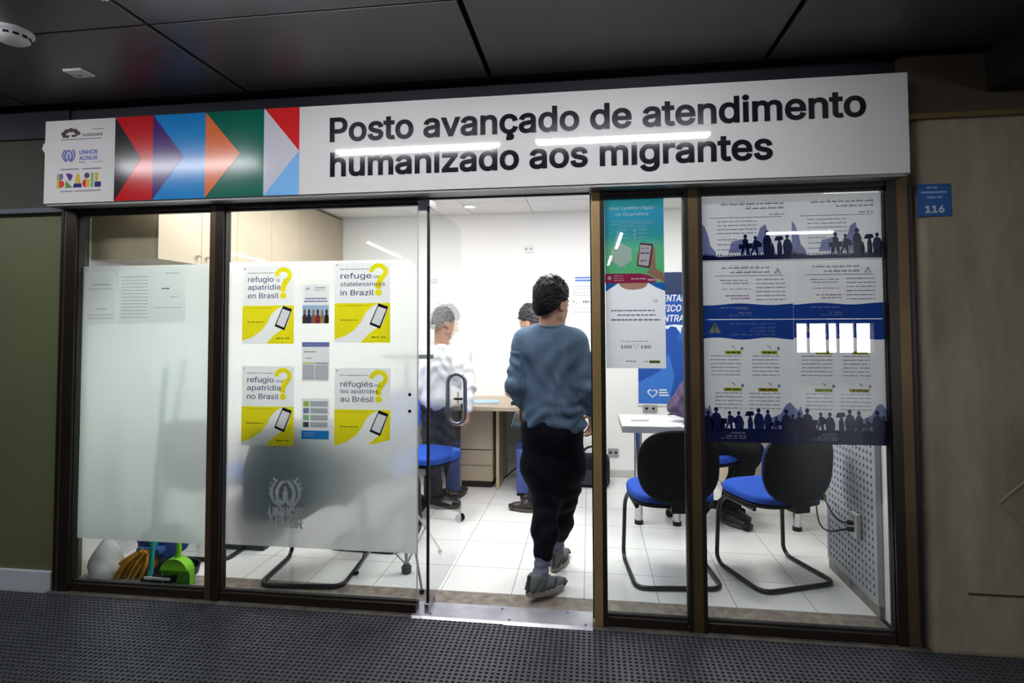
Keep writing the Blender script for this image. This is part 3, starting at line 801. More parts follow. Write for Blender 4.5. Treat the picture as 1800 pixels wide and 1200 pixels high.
yellow_poster('yellow poster reading refugio ou apatridia no Brasil', -1.857, -1.558, 0.811, 1.233,
    [('refugio', .107, .795, .51, .066, .006), ('ou', .665, .795, .12, .042, .004), ('apatridia', .107, .695, .64, .064, .006), ('no Brasil', .107, .585, .61, .066, .006)])
yellow_poster('yellow poster reading réfugiés ou les apatrides au Brésil, torn at its corner', -1.331, -1.025, 0.802, 1.226,
    [('réfugiés', .107, .770, .58, .066, .006), ('ou', .71, .770, .10, .042, .004), ('les apatrides', .107, .690, .68, .052, .004), ('au Brésil', .107, .585, .60, .066, .006)],
    torn=[(0, 0), (.46, 0.0), (.52, .012), (.86, .0), (.92, .03), (.70, .05), (.60, .06), (.80, .09), (.99, .125), (1, 1), (0, 1)])

# three small leaflets between them
o, w, h = sheet('leaflet', 'small pale leaflet with a photo strip of people at its foot', 'leaflet', 'leaflets between the yellow posters', -1.515, -1.366, 1.460, 1.667, (0.95, 0.95, 0.96), trans=0.62)
p = Print(o, w, h, 0.75)
p.words(rgb('a9b4c8'), [(.12, .26, .86, .06), (.45, .85, .90, .03), (.45, .8, .84, .02)], seed=3)
p.words(rgb('6a74a8'), [(.1, .9, .62, .035), (.06, .94, .55, .035)], seed=4)
p.rects('photo_strip', rgb('b9d3ea'), [(0, 1, 0.0, .47)])
cl = ['8a4b3c', '3f4f86', 'd98a4c', 'c94b45', 'e3b27a', '6b3b33']
for k in range(6):
    x = .09+k*.165
    p.polys('printed_figure', rgb(cl[k]), [[(x-.08, 0), (x-.085, .16), (x-.04, .24), (x+.04, .24), (x+.085, .16), (x+.08, 0)]], layer=4)
    p.polys('printed_face', rgb(['c98a66', '7b4a36', 'd9a078', '8d5540', 'e0b090', '6d4433'][k]), [ellipse(x, .30, .045, .065, 12)], layer=5)
o, w, h = sheet('leaflet', 'small leaflet with a violet bar on top and a two column table', 'leaflet', 'leaflets between the yellow posters', -1.515, -1.362, 1.154, 1.361, (0.95, 0.95, 0.96), trans=0.62)
p = Print(o, w, h, 0.75)
p.rects('violet_bar', rgb('7f86c4'), [(0, 1, .88, 1.0)]); p.words((0.85, 0.85, 0.9), [(.08, .88, .92, .04)], seed=9)
p.words(rgb('777a80'), [(.08, .52, .74, .025), (.15, .35, .58, .02)], seed=2)
p.rects('grey_table', rgb('d3d5da'), [(.03, .46, .04, .43), (.52, .97, .04, .43)])
p.rects('yellow_band', rgb('e6e6a0'), [(.02, .46, .445, .49)], layer=4); p.words(rgb('777a80'), [(.50, .97, .45, .03)], seed=12, layer=4)
p.rects('bullet', rgb('70737a'), [(.50, .53, .06+.05*k, .085+.05*k) for k in range(7)], layer=5)
o, w, h = sheet('leaflet', 'small leaflet with icon rows and a bright blue footer', 'leaflet', 'leaflets between the yellow posters', -1.514, -1.361, 0.851, 1.065, (0.95, 0.95, 0.96), trans=0.62)
p = Print(o, w, h, 0.75)
p.rects('blue_footer', rgb('2f97e0'), [(0, 1, 0, .21)]); p.words((0.75, 0.85, 0.95), [(.1, .5, .13, .035), (.1, .5, .07, .035)], seed=3)
for k, cc in enumerate(('b6d66a', '9a9fc4', '9fcf9a', '5b6a6a')):
    p.rects('icon', rgb(cc), [(.06, .27, .85-.17*k-.05, .93-.17*k)], layer=3)
p.rects('text_block', rgb('c9cbd2'), [(.32, .95, .80-.17*k, .93-.17*k) for k in range(4)], layer=3)

# three white notices on the left pane
def notice(label, x0, x1, z0, z1, rows, pts=None, seed=1, dark=None):
    o, w, h = sheet('notice', label, 'notice', 'white notices on the left pane', x0, x1, z0, z1, (0.95, 0.955, 0.96), pts=pts, trans=0.72)
    p = Print(o, w, h); p.words(rgb('b3b5bb'), rows, seed=seed)
    if dark: p.words(rgb('3c3c44'), dark, seed=4)
    return o
notice('white notice at the left end of the three, folded corner and lines at its foot', -2.820, -2.616, 1.460, 1.757,
       [(.25, .8, .74, .02), (.12, .86, .66, .012), (.35, .7, .28, .015), (.12, .9, .17, .012), (.12, .9, .11, .012)], [(0, 0), (1, 0), (1, .83), (.86, 1), (.0, .97)], 1)
notice('white notice filled with faint list lines, middle of the three', -2.609, -2.408, 1.466, 1.762,
       [(.1, .92, .86-.063*k, .012) for k in range(13)], [(0, 0), (1, 0), (1, .9), (.93, 1), (0, 1)], 2)
notice('nearly blank white notice with a short dark heading', -2.405, -2.196, 1.470, 1.775,
       [(.08, .9, .26, .01), (.55, .8, .45, .012), (.4, .8, .88, .015)], [(0, 0), (1, 0), (1, .68), (.86, 1), (0, .97)], 3, dark=[(.30, .52, .60, .02)])

# posters on the narrow pane right of the doorway
TEAL = rgb('2c7f86')
o, w, h = sheet('poster', 'teal and green tourist guide poster with a phone in a hand', 'poster', None, 0.079, 0.366, 1.653, 2.071, TEAL, trans=0.5,
                ramp=[(0.0, rgb('4b9a63')), (.42, rgb('4d9c77')), (.56, rgb('2b7f86')), (.80, rgb('2a7fa0')), (1.0, rgb('2d8a92'))])
p = Print(o, w, h, 0.28)
PW = (0.75, 0.80, 0.82)
p.text('Guia Turístico Digital', .08, .875, .036, PW, width=.77, bold=.02, shear=.25)
p.text('de Guarulhos', .18, .800, .036, PW, width=.57, bold=.02, shear=.25, layer=1)
p.words(rgb('a9c8d2'), [(.11, .83, .725, .010), (.11, .83, .697, .010), (.25, .68, .668, .010)], seed=2)
p.words(rgb('a9c8d2'), [(.28, .38, .625, .012), (.28, .38, .58, .012), (.28, .38, .535, .012), (.56, .72, .625, .012), (.56, .72, .58, .012), (.56, .72, .535, .012)], seed=4)
p.polys('icon', rgb('bcd6dc'), [ellipse(.51, .62, .025, .018, 12), ellipse(.51, .575, .025, .018, 12), ellipse(.51, .53, .022, .016, 12)])
p.polys('white_hexagon', (0.80, 0.83, 0.82), [[(.28, .475), (.455, .405), (.455, .265), (.28, .185), (.105, .265), (.105, .405)]], label='plain white hexagon')
p.words(rgb('a9c8d2'), [(.21, .35, .165, .012)], seed=6)
p.polys('printed_hand', rgb('c98a78'), [[(.70, .12), (.78, .18), (.77, .33), (.81, .44), (.845, .40), (.85, .26), (.86, .17), (.97, .12), (1.0, .05), (1.0, .0), (.90, .04)], [(.545, .34), (.60, .345), (.60, .315), (.545, .305)], [(.54, .28), (.60, .285), (.60, .255), (.54, .25)]], label='pink printed hand')
p.polys('phone', rgb('7c3550'), [[(.60, .475), (.82, .455), (.76, .17), (.54, .20)]], label='printed phone')
p.polys('phone_screen', (0.80, 0.78, 0.82), [[(.605, .452), (.79, .436), (.735, .195), (.565, .215)]])
p.words(rgb('9a6f8c'), [(.62, .74, .40, .012), (.60, .75, .34, .02), (.60, .72, .25, .02)], seed=8)
p.polys('pink_band', rgb('c23264'), [[(0, 0), (.83, 0), (.90, .03), (.74, .09), (.60, .112), (0, .112)]], label='pink footer band')
p.words(rgb('f0c6d4'), [(.15, .31, .078, .012), (.15, .31, .052, .010), (.15, .32, .026, .010), (.44, .69, .038, .02)], seed=9)
p.polys('logo', rgb('f0d0da'), [ellipse(.075, .06, .035, .026, 14), [(.72, .05), (.95, .035), (.95, .022), (.72, .022)]])
o, w, h = sheet('poster', 'pale poster of a white T-shirt with the numbers 100 and 180', 'poster', None, 0.081, 0.369, 1.234, 1.653, (0.70, 0.71, 0.76), trans=0.5)
p = Print(o, w, h, 0.6)
p.polys('blue_backdrop', rgb('2c74c4'), [[(0, 1), (0, .90), (.10, .945), (.22, 1.0)], [(1, 1), (.72, 1.0), (.85, .945), (1, .90)]], label='blue backdrop corners')
p.polys('printed_neck', rgb('c79a86'), [[(.22, 1.0), (.72, 1.0), (.68, .955), (.60, .928), (.47, .918), (.34, .928), (.26, .955)]], label='printed neck')
p.words(rgb('70728a'), [(.09, .82, .668, .014), (.20, .84, .615, .014), (.09, .92, .558, .016)], seed=3)
p.words(rgb('9a9cae'), [(.25, .72, .31, .008)], seed=5)
p.text('100', .245, .232, .036, rgb('5a5a68'), width=.185, bold=.015)
p.text('180', .58, .232, .036, rgb('5a5a68'), width=.175, bold=.015, layer=5)
def heart(cx, cy, s, a=1.0): return [(cx+s*16*math.sin(t)**3/16, cy+a*s*(13*math.cos(t)-5*math.cos(2*t)-2*math.cos(3*t)-math.cos(4*t))/16) for t in [2*PI*k/28 for k in range(28)]]
def heart_ring(cx, cy, s, a, f=0.72):
    A, B = heart(cx, cy, s, a), heart(cx, cy, s*f, a); n = len(A)
    return [[A[i], A[(i+1) % n], B[(i+1) % n], B[i]] for i in range(n)]
p.polys('heart_mark', rgb('8a8c9c'), heart_ring(.50, .262, .05, .7, .85), layer=6)
p.polys('heart_mark', rgb('6a6c84'), heart_ring(.835, .785, .035, .7, .7), layer=6)
p.words(rgb('8c8f68'), [(.33, .50, .078, .010), (.63, .70, .075, .010)], seed=7)
p.rects('olive_label', rgb('5f6a2c'), [(.72, .90, .062, .092)])

# the four large blue and white posters
NAVY = rgb('1c2552'); BLU = rgb('2a4fa8'); PALE = (0.56, 0.56, 0.59); MIDV = rgb('8f96c6'); DKT = rgb('6d6f80')
def squiggle(p, rows, color, seed, layer=None):
    """cursive right-to-left script lines, unreadable in the photograph: joined strokes with dots"""
    rnd = random.Random(seed); q = []
    for u0, u1, v, hh in rows:
        u = u1
        while u > u0+0.02:
            L = rnd.uniform(.03, .10); L = min(L, u-u0)
            q.append([(u-L, v), (u, v), (u, v+hh*.35), (u-L, v+hh*.35)])
            for k in range(int(L/.018)):
                x = u-.008-k*.018; t = rnd.choice((.9, .6, 1.3, .6)); q.append([(x-.005, v+hh*.2), (x, v+hh*.2), (x+.003, v+hh*t), (x-.002, v+hh*t)])
                if rnd.random() < .35: q.append([(x-.008, v-hh*.5), (x-.002, v-hh*.5), (x-.002, v-hh*.25), (x-.008, v-hh*.25)])
            u -= L+.014
    return p.polys('script_lettering', color, q, layer)
def figure(x, y, s, kind, W):
    """outline silhouettes of walking people with bags; s = height in v, W = aspect"""
    k = W
    P = lambda pts: [(x+a*s*k, y+b*s) for a, b in pts]
    out = [[(x+a*s*k, y+b*s) for a, b in ellipse(0, .90, .085, .10, 12)]]
    if kind == 0: out += [P([(-.13, .45), (-.12, .72), (-.04, .80), (.06, .80), (.13, .70), (.14, .42), (.20, 0), (.10, 0), (.0, .36), (-.12, 0), (-.22, 0)]), P([(-.30, .30), (-.30, .52), (-.12, .52), (-.12, .30)])]
    elif kind == 1: out += [P([(-.10, .42), (-.10, .74), (.0, .82), (.12, .76), (.32, .62), (.34, .42), (.12, .40), (.16, 0), (.06, 0), (-.02, .34), (-.20, 0), (-.28, .02)]), P([(-.42, .34), (-.42, .62), (-.12, .62), (-.12, .34)])]
    elif kind == 2: out += [P([(-.14, .0), (-.16, .62), (-.06, .80), (.08, .80), (.17, .60), (.15, 0)])]
    elif kind == 3: out += [P([(-.10, .0), (-.10, .55), (-.02, .78), (.10, .74), (.18, .40), (.16, 0)]), P([(-.26, .78), (-.16, 1.02), (.18, 1.04), (.26, .84), (.05, .76)])]
    else: out += [P([(-.16, .0), (-.22, .45), (-.14, .72), (.0, .82), (.16, .70), (.26, .40), (.20, 0)])]
    return out
def crowd(p, spec, color, W, layer, name='silhouette'):
    for i, (x, y, s, kd) in enumerate(spec):
        o = p.polys(name, color, figure(x, y, s, kd, W), layer)
def upper_poster(label, x0, x1, sd):
    o, w, h = sheet('poster', label, 'poster', 'large blue and white posters', x0, x1, 1.472, 2.066, PALE, trans=0.4)
    p = Print(o, w, h, 0.5); V = lambda y: 1-(y-346)/216.0; W = h/w
    p.polys('watercolour_wash', MIDV, [[(0, V(456)), (0, V(392)), (.04, V(398)), (.08, V(415)), (.10, V(432)), (.16, V(444)), (.16, V(456))],
                                       [(.55, V(446)), (.57, V(428)), (.62, V(420)), (.66, V(402)), (.72, V(396)), (.75, V(420)), (.80, V(432)), (.82, V(446))],
                                       [(.30, V(446)), (.34, V(426)), (.50, V(420)), (.56, V(446))]], 1)
    squiggle(p, [(.22, .92, V(361), .020), (.48, .92, V(369), .020), (.75, .92, V(380), .016)], DKT, sd, 2)
    p.rects('rule', DKT, [(.10, .90, V(384), V(383))], 2)
    p.words(rgb('9b9db4'), [(.18, .62, V(391+7*k), .008) for k in range(4)]+[(.18, .40, V(423+9*k), .008) for k in range(3)], seed=sd, layer=2)
    gr = [(0, V(458)), (0, V(449)), (.10, V(450)), (.2, V(452)), (1, V(449)), (1, V(458))]
    sp = []
    rnd = random.Random(sd)
    for k in range(34):
        x = .01+k*.029; t = rnd.uniform(2, 7)
        if .12 < x < .42: t *= .4
        sp.append([(x-.010, V(451)), (x+.010, V(451)), (x+.002, V(451-t-2))])
    p.polys('ground_silhouette', NAVY, [gr]+sp, 3)
    crowd(p, [(.49, V(450), .17, 0), (.60, V(450), .155, 1), (.73, V(450), .20, 2), (.79, V(450), .09, 2), (.86, V(450), .145, 3), (.95, V(450), .16, 4)], NAVY, W, 4)
    p.rects('white_fold', (0.74, 0.74, 0.77), [(0, 1, V(461), V(458))], 4)
    tri = [(.80, V(483)), (.88, V(483)), (.84, V(473))]
    n = [(.812, V(482.2)), (.868, V(482.2)), (.84, V(475.2))]
    p.polys('warning_triangle', DKT, [[tri[i], tri[(i+1) % 3], n[(i+1) % 3], n[i]] for i in range(3)]+[[(.834, V(480.5)), (.846, V(480.5)), (.844, V(477)), (.836, V(477))]], 2)
    squiggle(p, [(.22, .75, V(473), .018), (.32, .75, V(481), .018)], DKT, sd+3, 2)
    p.rects('rule', DKT, [(.14, .90, V(486.5), V(485.5))], 2)
    p.words(rgb('9b9db4'), [(.60, .92, V(494+7*k), .008) for k in range(6)]+[(.20, .52, V(495), .008), (.22, .52, V(500), .008), (.22, .55, V(510), .006)], seed=sd+5, layer=2)
    p.words(rgb('b08db0'), [(.26, .54, V(522), .010), (.32, .54, V(527), .010)], seed=sd+6, layer=2)
    wave = [(k/24, V(536+1.6*math.sin(k/24*9+sd))) for k in range(25)]
    p.polys('blue_footer', BLU, [[(0, 0), (1, 0)]+wave[::-1]], 3, label='blue footer')
    p.words(rgb('aab6e0'), [(.20, .52, V(543), .010), (.40, .55, V(552), .009), (.30, .55, V(556), .007)], seed=sd+8, layer=4)
    p.text('ACNUR', .385, V(545.0), .013, rgb('b9c4e8'), width=.13, bold=.02, layer=4) if sd == 1 else None
    return o
upper_poster('upper blue and white poster nearest the middle mullion, with walking silhouettes', 0.544, 0.9605, 1)
upper_poster('upper blue and white poster nearest the right end post', 0.961, 1.359, 2)
def lower_poster(label, x0, x1, sd):
    o, w, h = sheet('poster', label, 'poster', 'large blue and white posters', x0, x1, 0.885, 1.470, PALE, trans=0.4)
    p = Print(o, w, h, 0.5); V = lambda y: 1-(y-566)/212.0; W = h/w
    wave = [(k/24, V(599+1.8*math.sin(k/24*11+sd))) for k in range(25)]
    p.polys('blue_header', BLU, [wave+[(1, 1), (0, 1)]], 1, label='blue header')
    p.polys('warning_triangle', rgb('d6cfae'), [[(.06, V(589)), (.20, V(589)), (.13, V(571))]], 2, label='cream warning triangle')
    p.polys('exclamation_mark', rgb('5a4f3c'), [[(.122, V(582)), (.138, V(582)), (.141, V(575)), (.119, V(575))], ellipse(.13, V(585), .009, .006, 10)], 3)
    squiggle(p, [(.30, .80, V(574), .016), (.52, .80, V(581), .018), (.52, .80, V(587), .018), (.30, .80, V(593), .016)], rgb('9fb0e2'), sd, 2)
    bars = [(.24, .42, 622), (.64, .82, 622), (.22, .42, 686), (.60, .82, 686)]
    for i, (a, b, y) in enumerate(bars):
        p.rects('green_bar', rgb('b7c23c') if i != 3 else rgb('c0a830'), [(a, b, V(y+4), V(y-2))], 2)
        p.words(rgb('5f6a2a'), [(a+.02, b-.01, V(y+2), .010)], seed=sd+i, layer=3)
        u = b-.08
        p.polys('printed_plane', rgb('8891a8'), [[(u-.05, V(y-13)), (u-.01, V(y-8)), (u+.02, V(y-4)), (u, V(y-9))], [(u-.03, V(y-8)), (u+.03, V(y-13)), (u-.01, V(y-9))], ellipse(u+.09, V(y-6), .016, .014, 10)], 2)
    p.words(rgb('9c9dae'), [(.08, .42, V(630+6.5*k), .007) for k in range(6)]+[(.54, .84, V(630+6.5*k), .007) for k in range(6)]+
            [(.12, .42, V(694+6.5*k), .007) for k in range(5)]+[(.50, .84, V(694+6.5*k), .007) for k in range(5)], seed=sd+11, layer=2)
    p.polys('watercolour_wash', MIDV, [[(0, V(756)), (0, V(716)), (.03, V(722)), (.06, V(714)), (.09, V(730)), (.16, V(736)), (.22, V(756))],
                                       [(.72, V(756)), (.74, V(735)), (.84, V(728)), (.90, V(712)), (.95, V(708)), (1, V(718)), (1, V(756))]], 1)
    crowd(p, [(.04, V(760), .17, 4), (.13, V(760), .20, 4), (.20, V(760), .11, 2), (.28, V(758), .16, 1), (.38, V(758), .16, 4), (.50, V(757), .15, 3), (.60, V(757), .18, 4), (.70, V(757), .17, 2), (.79, V(758), .12, 1), (.90, V(760), .19, 4), (.97, V(760), .15, 2)], rgb('202a63'), W, 3)
    p.rects('ground_silhouette', NAVY, [(0, 1, 0, V(754))], 2, label='dark blue foot band')
    p.words(rgb('b5b9c8'), [(.24, .46, V(768), .010), (.18, .46, V(771.5), .007)], seed=sd+21, layer=4)
    p.text('ACNUR', .29, V(763.0), .014, rgb('c5cad8'), width=.16, bold=.02, layer=4)
    return o
lower_poster('lower blue and white poster nearest the middle mullion, above the seated legs', 0.546, 0.9605, 3)
lower_poster('lower blue and white poster nearest the right end post, above the perforated panel', 0.961, 1.3595, 4)
# clear tape down the joint

# ------------------------------------------------------------------ furniture
def seat_outline(w, d, n=40, p=3.2):
    return [(w*math.copysign(abs(math.cos(t))**(2/p), math.cos(t)), d*math.copysign(abs(math.sin(t))**(2/p), math.sin(t))) for t in [2*PI*k/n for k in range(n)]]
def cushion(out, z0, z1, dish=0.0, r=0.018):
    """soft pad over an outline, rounded at its edges"""
    m = MB(); rings = []
    prof = [(1.0-0.10, z0), (1.0, z0+r*0.6), (1.0, z1-r), (0.975, z1-r*0.35), (0.92, z1), (0.6, z1-dish*0.6), (0.25, z1-dish)]
    for s, z in prof: rings.append([m.bm.verts.new((x*s, y*s, z+0.0)) for x, y in out])
    n = len(out)
    for i in range(len(rings)-1):
        for k in range(n): m.bm.faces.new((rings[i][k], rings[i][(k+1) % n], rings[i+1][(k+1) % n], rings[i+1][k]))
    m.bm.faces.new(rings[0][::-1]); m.bm.faces.new(rings[-1])
    return m
def back_shell(name, material, parent, w, h, z0, y0, thick, lean, bow, p=2.6):
    """curved oval back: outline in x,z bent round the sitter"""
    m = MB(); n = 44
    out = seat_outline(w, h/2, n, p)
    zc = z0+h/2
    fr = []
    for side in (0, 1):
        rings = []
        for s in (1.0, 0.96, 0.7, 0.4, 0.12):
            ring = []
            for x, z in out:
                X, Z = x*s, z*s
                t = thick/2*(1 if side else -1)*(1.0 if s < 0.99 else 0.55)
                y = y0 + t - bow*(1-(X/w)**2) - lean*(Z+h/2)
                ring.append(m.bm.verts.new((X, y, zc+Z)))
            rings.append(ring)
        for i in range(len(rings)-1):
            for k in range(n): m.bm.faces.new((rings[i][k], rings[i][(k+1) % n], rings[i+1][(k+1) % n], rings[i+1][k]))
        m.bm.faces.new(rings[-1]); fr.append(rings[0])
    for k in range(n): m.bm.faces.new((fr[0][k], fr[0][(k+1) % n], fr[1][(k+1) % n], fr[1][k]))
    return m.build(name, material, parent, True)
def visitor_chair(loc, rz, label, group='blue cantilever visitor chairs'):
    """local +y is the way the sitter faces; the closed bar of the sled base lies at the back"""
    r = empty('visitor_chair', loc, label, 'chair', group, rz=rz)
    pts = [(-0.21, 0.09, 0.425), (-0.21, 0.36, 0.425), (-0.225, 0.405, 0.36), (-0.235, 0.415, 0.05), (-0.235, 0.375, 0.0135), (-0.235, 0.0, 0.0135),
           (0.235, 0.0, 0.0135), (0.235, 0.375, 0.0135), (0.235, 0.415, 0.05), (0.225, 0.405, 0.36), (0.21, 0.36, 0.425), (0.21, 0.09, 0.425)]
    MB().tube(round_path(pts, 0.075, 6), 0.0125, 10).build('sled_frame', M_BLACKTUBE, r, True)
    q = MB()
    for y in (0.12, 0.33): q.box(-0.21, 0.21, y-0.015, y+0.015, 0.428, 0.434)
    q.build('cross_bar', M_BLACKTUBE, r)
    se = cushion(seat_outline(0.235, 0.225), 0.452, 0.502, 0.008, 0.02).build('seat', M_BLUEFAB, r, True); se.location = (0, 0.23, 0)
    sh = cushion(seat_outline(0.232, 0.222), 0.433, 0.458, 0.0, 0.01).build('seat_shell', M_BLACK, se, True)
    q = MB()
    q.prism([(-0.035, 0.425), (0.10, 0.425), (0.10, 0.437), (0.0, 0.445), (-0.005, 0.60), (-0.03, 0.60)], -0.045, 0.045, 'x')
    q.build('back_bracket', M_BLACK, r)
    bk = back_shell('backrest', M_BLACK, r, 0.222, 0.40, 0.475, 0.015, 0.03, 0.10, 0.030, 2.7)
    cu = back_shell('back_cushion', M_BLUEFAB, bk, 0.205, 0.37, 0.49, 0.043, 0.03, 0.10, 0.030, 2.7)
    return r
def place(src, loc, rz, label):
    c = copy_tree(src); c.location = loc; c.rotation_euler = (0, 0, rz); c['label'] = label
    return c
R = math.radians
ch = visitor_chair((0.475, 0.385, 0), R(6), 'blue visitor chair with black back behind the narrow pane right of the doorway')
c2 = place(ch, (1.125, 0.47, 0), R(21.5), 'blue visitor chair with black back standing beside the grey perforated panel')
place(ch, (-1.597, 0.162, 0), R(4.6), 'visitor chair behind the frosted pane carrying the blue grey agency vest')
place(ch, (-1.45, 0.675, 0), R(-3), 'visitor chair behind the tripod stand, blurred by the frosted film')
place(ch, (-2.46, 0.42, 0), R(2), 'visitor chair behind the mullion between the frosted panes')

# vest hung over the back of the third chair
def vest():
    r = empty('vest', (-1.60, 0.1025, 0.36), 'blue grey agency vest hung over a chair back behind the frosted film', 'vest')
    nx, ns = 22, 40; m = MB()
    prof = [(-0.052, 0.03), (-0.060, 0.15), (-0.064, 0.30), (-0.066, 0.44), (-0.064, 0.555), (-0.055, 0.585), (-0.02, 0.575), (0.0, 0.50), (0.015, 0.36), (0.02, 0.28)]
    from_ = [Vector((0, a, b)) for a, b in prof]
    pts = []
    L = [0]
    for i in range(1, len(from_)): L.append(L[-1]+(from_[i]-from_[i-1]).length)
    def at(t):
        d = t*L[-1]
        for i in range(1, len(L)):
            if d <= L[i]+1e-9:
                f = (d-L[i-1])/(L[i]-L[i-1]); return from_[i-1].lerp(from_[i], f)
        return from_[-1]
    grid = []
    for j in range(ns+1):
        t = j/ns; p = at(t); row = []
        wdt = 0.28*(1.0-0.16*max(0, 1-abs(t-0.5)/0.16))
        if t < 0.10: wdt *= 0.72+0.28*(t/0.10)**0.6
        for i in range(nx+1):
            u = i/nx*2-1
            k = max(0.0, u)                                           # one side is pulled out over the next chair
            row.append(m.bm.verts.new((u*wdt*(1+0.80*k), p.y+0.006*math.sin(u*9+t*5)+0.03*u*u+0.10*k*k, p.z-0.02*abs(u)**3+0.004*math.sin(u*14)+0.20*k**1.6*max(0, 1-t/0.35))))
        grid.append(row)
    for j in range(ns):
        for i in range(nx): m.bm.faces.new((grid[j][i], grid[j][i+1], grid[j+1][i+1], grid[j+1][i]))
    o = m.build('cloth', mat('blue_grey_vest_cloth', (0.11, 0.19, 0.25), 0.8, bump=(90, 0.2)), r, True)
    sm = o.modifiers.new('thick', 'SOLIDIFY'); sm.thickness = 0.006; sm.offset = 0
    wv = mat('vest_white_print', (0.92, 0.95, 0.95), 0.6)
    laurel(0.0, -0.0, 0.0, 0.078, 0.0075).build('refugee_agency_emblem', wv, r, True)
    em = [x for x in bpy.data.objects if x.parent == r and x.name.startswith('refugee_agency_emblem')][0]; em.location = (-0.005, -0.0872, 0.205); em.scale = (1, 0.12, 1)
    text('lettering', 'UNHCR', -0.005, -0.0885, 0.080, 0.044, wv, r, width=0.19, bold=0.05, align='c', extrude=0.001)
    text('lettering', 'ACNUR', -0.005, -0.0885, 0.025, 0.044, wv, r, width=0.20, bold=0.05, align='c', extrude=0.001)
vest()

# wall cabinets along the left wall
def wall_cabinet(y0, y1, label, doors=2):
    r = empty('wall_cabinet', (-2.72, (y0+y1)/2, 1.842), label, 'cabinet', 'beige wall cabinets on the left wall')
    h = 0.678; hw = (y1-y0)/2
    MB().box(-0.215, 0.20, -hw+0.001, hw-0.001, 0, h, 0.002).build('body', M_BEIGE, r)
    for k in range(doors):
        a = -hw+2*hw*k/doors; b = -hw+2*hw*(k+1)/doors
        d = MB().box(0.2005, 0.2195, a+0.002, b-0.002, 0.0, h, 0.002).build('door', M_BEIGE_LT, r)
        yk = b-0.045 if k == 0 else a+0.045
        MB().cyl((0.219, yk, 0.055), (0.238, yk, 0.055), 0.006, 12).box(0.236, 0.244, yk-0.011, yk+0.011, 0.044, 0.066, 0.003).build('handle', M_CHROME, d)
wall_cabinet(0.16, 0.90, 'beige wall cabinet nearest the shopfront with two small knobs')
wall_cabinet(0.90, 1.77, 'beige wall cabinet in the middle of the row on the left wall')
wall_cabinet(1.77, 2.62, 'beige wall cabinet at the back of the row, touching the white wall')

# desk along the back wall with a drawer unit
dk = empty('desk', (-1.2, 2.25, 0), 'pale maple desk along the back wall', 'desk')
MB().box(-1.05, 0.85, -0.345, 0.37, 0.715, 0.752, 0.004).build('desk_top', M_BEIGE_LT, dk)
for x in (-1.03, 0.385, 0.82): MB().box(x-0.014, x+0.014, -0.13, 0.36, 0.0, 0.715, 0.002).build('side_panel', M_BEIGE, dk)
MB().box(-1.0, 0.80, 0.30, 0.315, 0.16, 0.715).build('modesty_panel', mat('grey_panel', (0.42, 0.41, 0.40), 0.5), dk)
du = empty('drawer_unit', (-1.01, 2.34, 0), 'pale maple drawer unit under the desk', 'drawer unit')
MB().box(-0.155, 0.150, -0.20, 0.22, 0.06, 0.69, 0.002).build('body', M_BEIGE, du)
for z0, z1 in ((0.345, 0.685), (0.205, 0.335), (0.07, 0.200)): MB().box(-0.152, 0.147, -0.219, -0.2005, z0, z1, 0.002).build('drawer', M_BEIGE_LT, du)
MB().box(-0.14, 0.135, -0.17, 0.20, 0.0, 0.058).build('plinth', M_DARKWOOD, du)
# things on the desk
o = MB().box(-0.15, 0.15, -0.105, 0.105, 0, 0.006, 0.001).build('folder', mat('pale_blue_folder', rgb('9fc4e0'), 0.5)); o.location = (-0.97, 2.20, 0.753); o.rotation_euler = (0, 0, 0.2)
tag(o, 'pale blue folder lying on the maple desk', 'folder')
q = MB()
for k in range(7): q.box(-0.105, 0.105, -0.148, 0.148, k*0.004, k*0.004+0.0035, M=Matrix.Rotation(0.06*math.sin(k*2.1), 4, 'Z'))
o = q.build('paper_stack', mat('office_paper', (0.8, 0.8, 0.79), 0.6)); o.location = (-1.18, 2.14, 0.753); tag(o, 'stack of loose papers at the left of the maple desk', 'papers')
ms_ = MB().ell((0, 0, 0.010), (0.032, 0.055, 0.018), 18).box(-0.026, 0.026, -0.048, 0.048, 0.0, 0.008, 0.003).build('computer_mouse', M_BLACK, None, True); ms_.location = (-0.66, 2.10, 0.753)
tag(ms_, 'black computer mouse on the maple desk beside the walking man', 'mouse')

# blue case, black bag and cable by the desk
bc = empty('equipment_case', (-0.50, 2.06, 0), 'tall blue equipment case standing beside the desk opening', 'case')
M_CASE = mat('blue_case_shell', (0.075, 0.125, 0.42), 0.45, noise=(5, (0.06, 0.11, 0.38), 0.6))
MB().box(-0.125, 0.125, -0.11, 0.11, 0.02, 0.40, 0.012).build('body', M_CASE, bc, True)
MB().box(-0.130, 0.130, -0.115, 0.115, 0.40, 0.432, 0.008).build('lid', mat('dark_blue_lid', (0.03, 0.045, 0.17), 0.4), bc, True)
MB().box(-0.122, 0.122, -0.107, 0.107, 0.0, 0.022).build('base_rim', M_BLACK, bc)
MB().box(-0.085, 0.085, -0.121, -0.109, 0.365, 0.392, 0.004).build('highlight_bar', mat('light_blue_highlight', (0.20, 0.33, 0.75), 0.4), bc)  # lighter bar paints a highlight across the front of the case
bg = empty('bag', (0.02, 2.36, 0), 'black soft bag on the floor against the back wall', 'bag')
m = MB(); m.box(-0.15, 0.15, -0.11, 0.11, 0.0, 0.27, 0.045); m.build('body', mat('black_bag_cloth', (0.014, 0.012, 0.018), 0.7, bump=(60, 0.3)), bg, True)
MB().box(-0.125, 0.125, -0.122, -0.108, 0.03, 0.16, 0.006).build('front_pocket', mat('bag_pocket', (0.02, 0.016, 0.026), 0.6), bg, True)
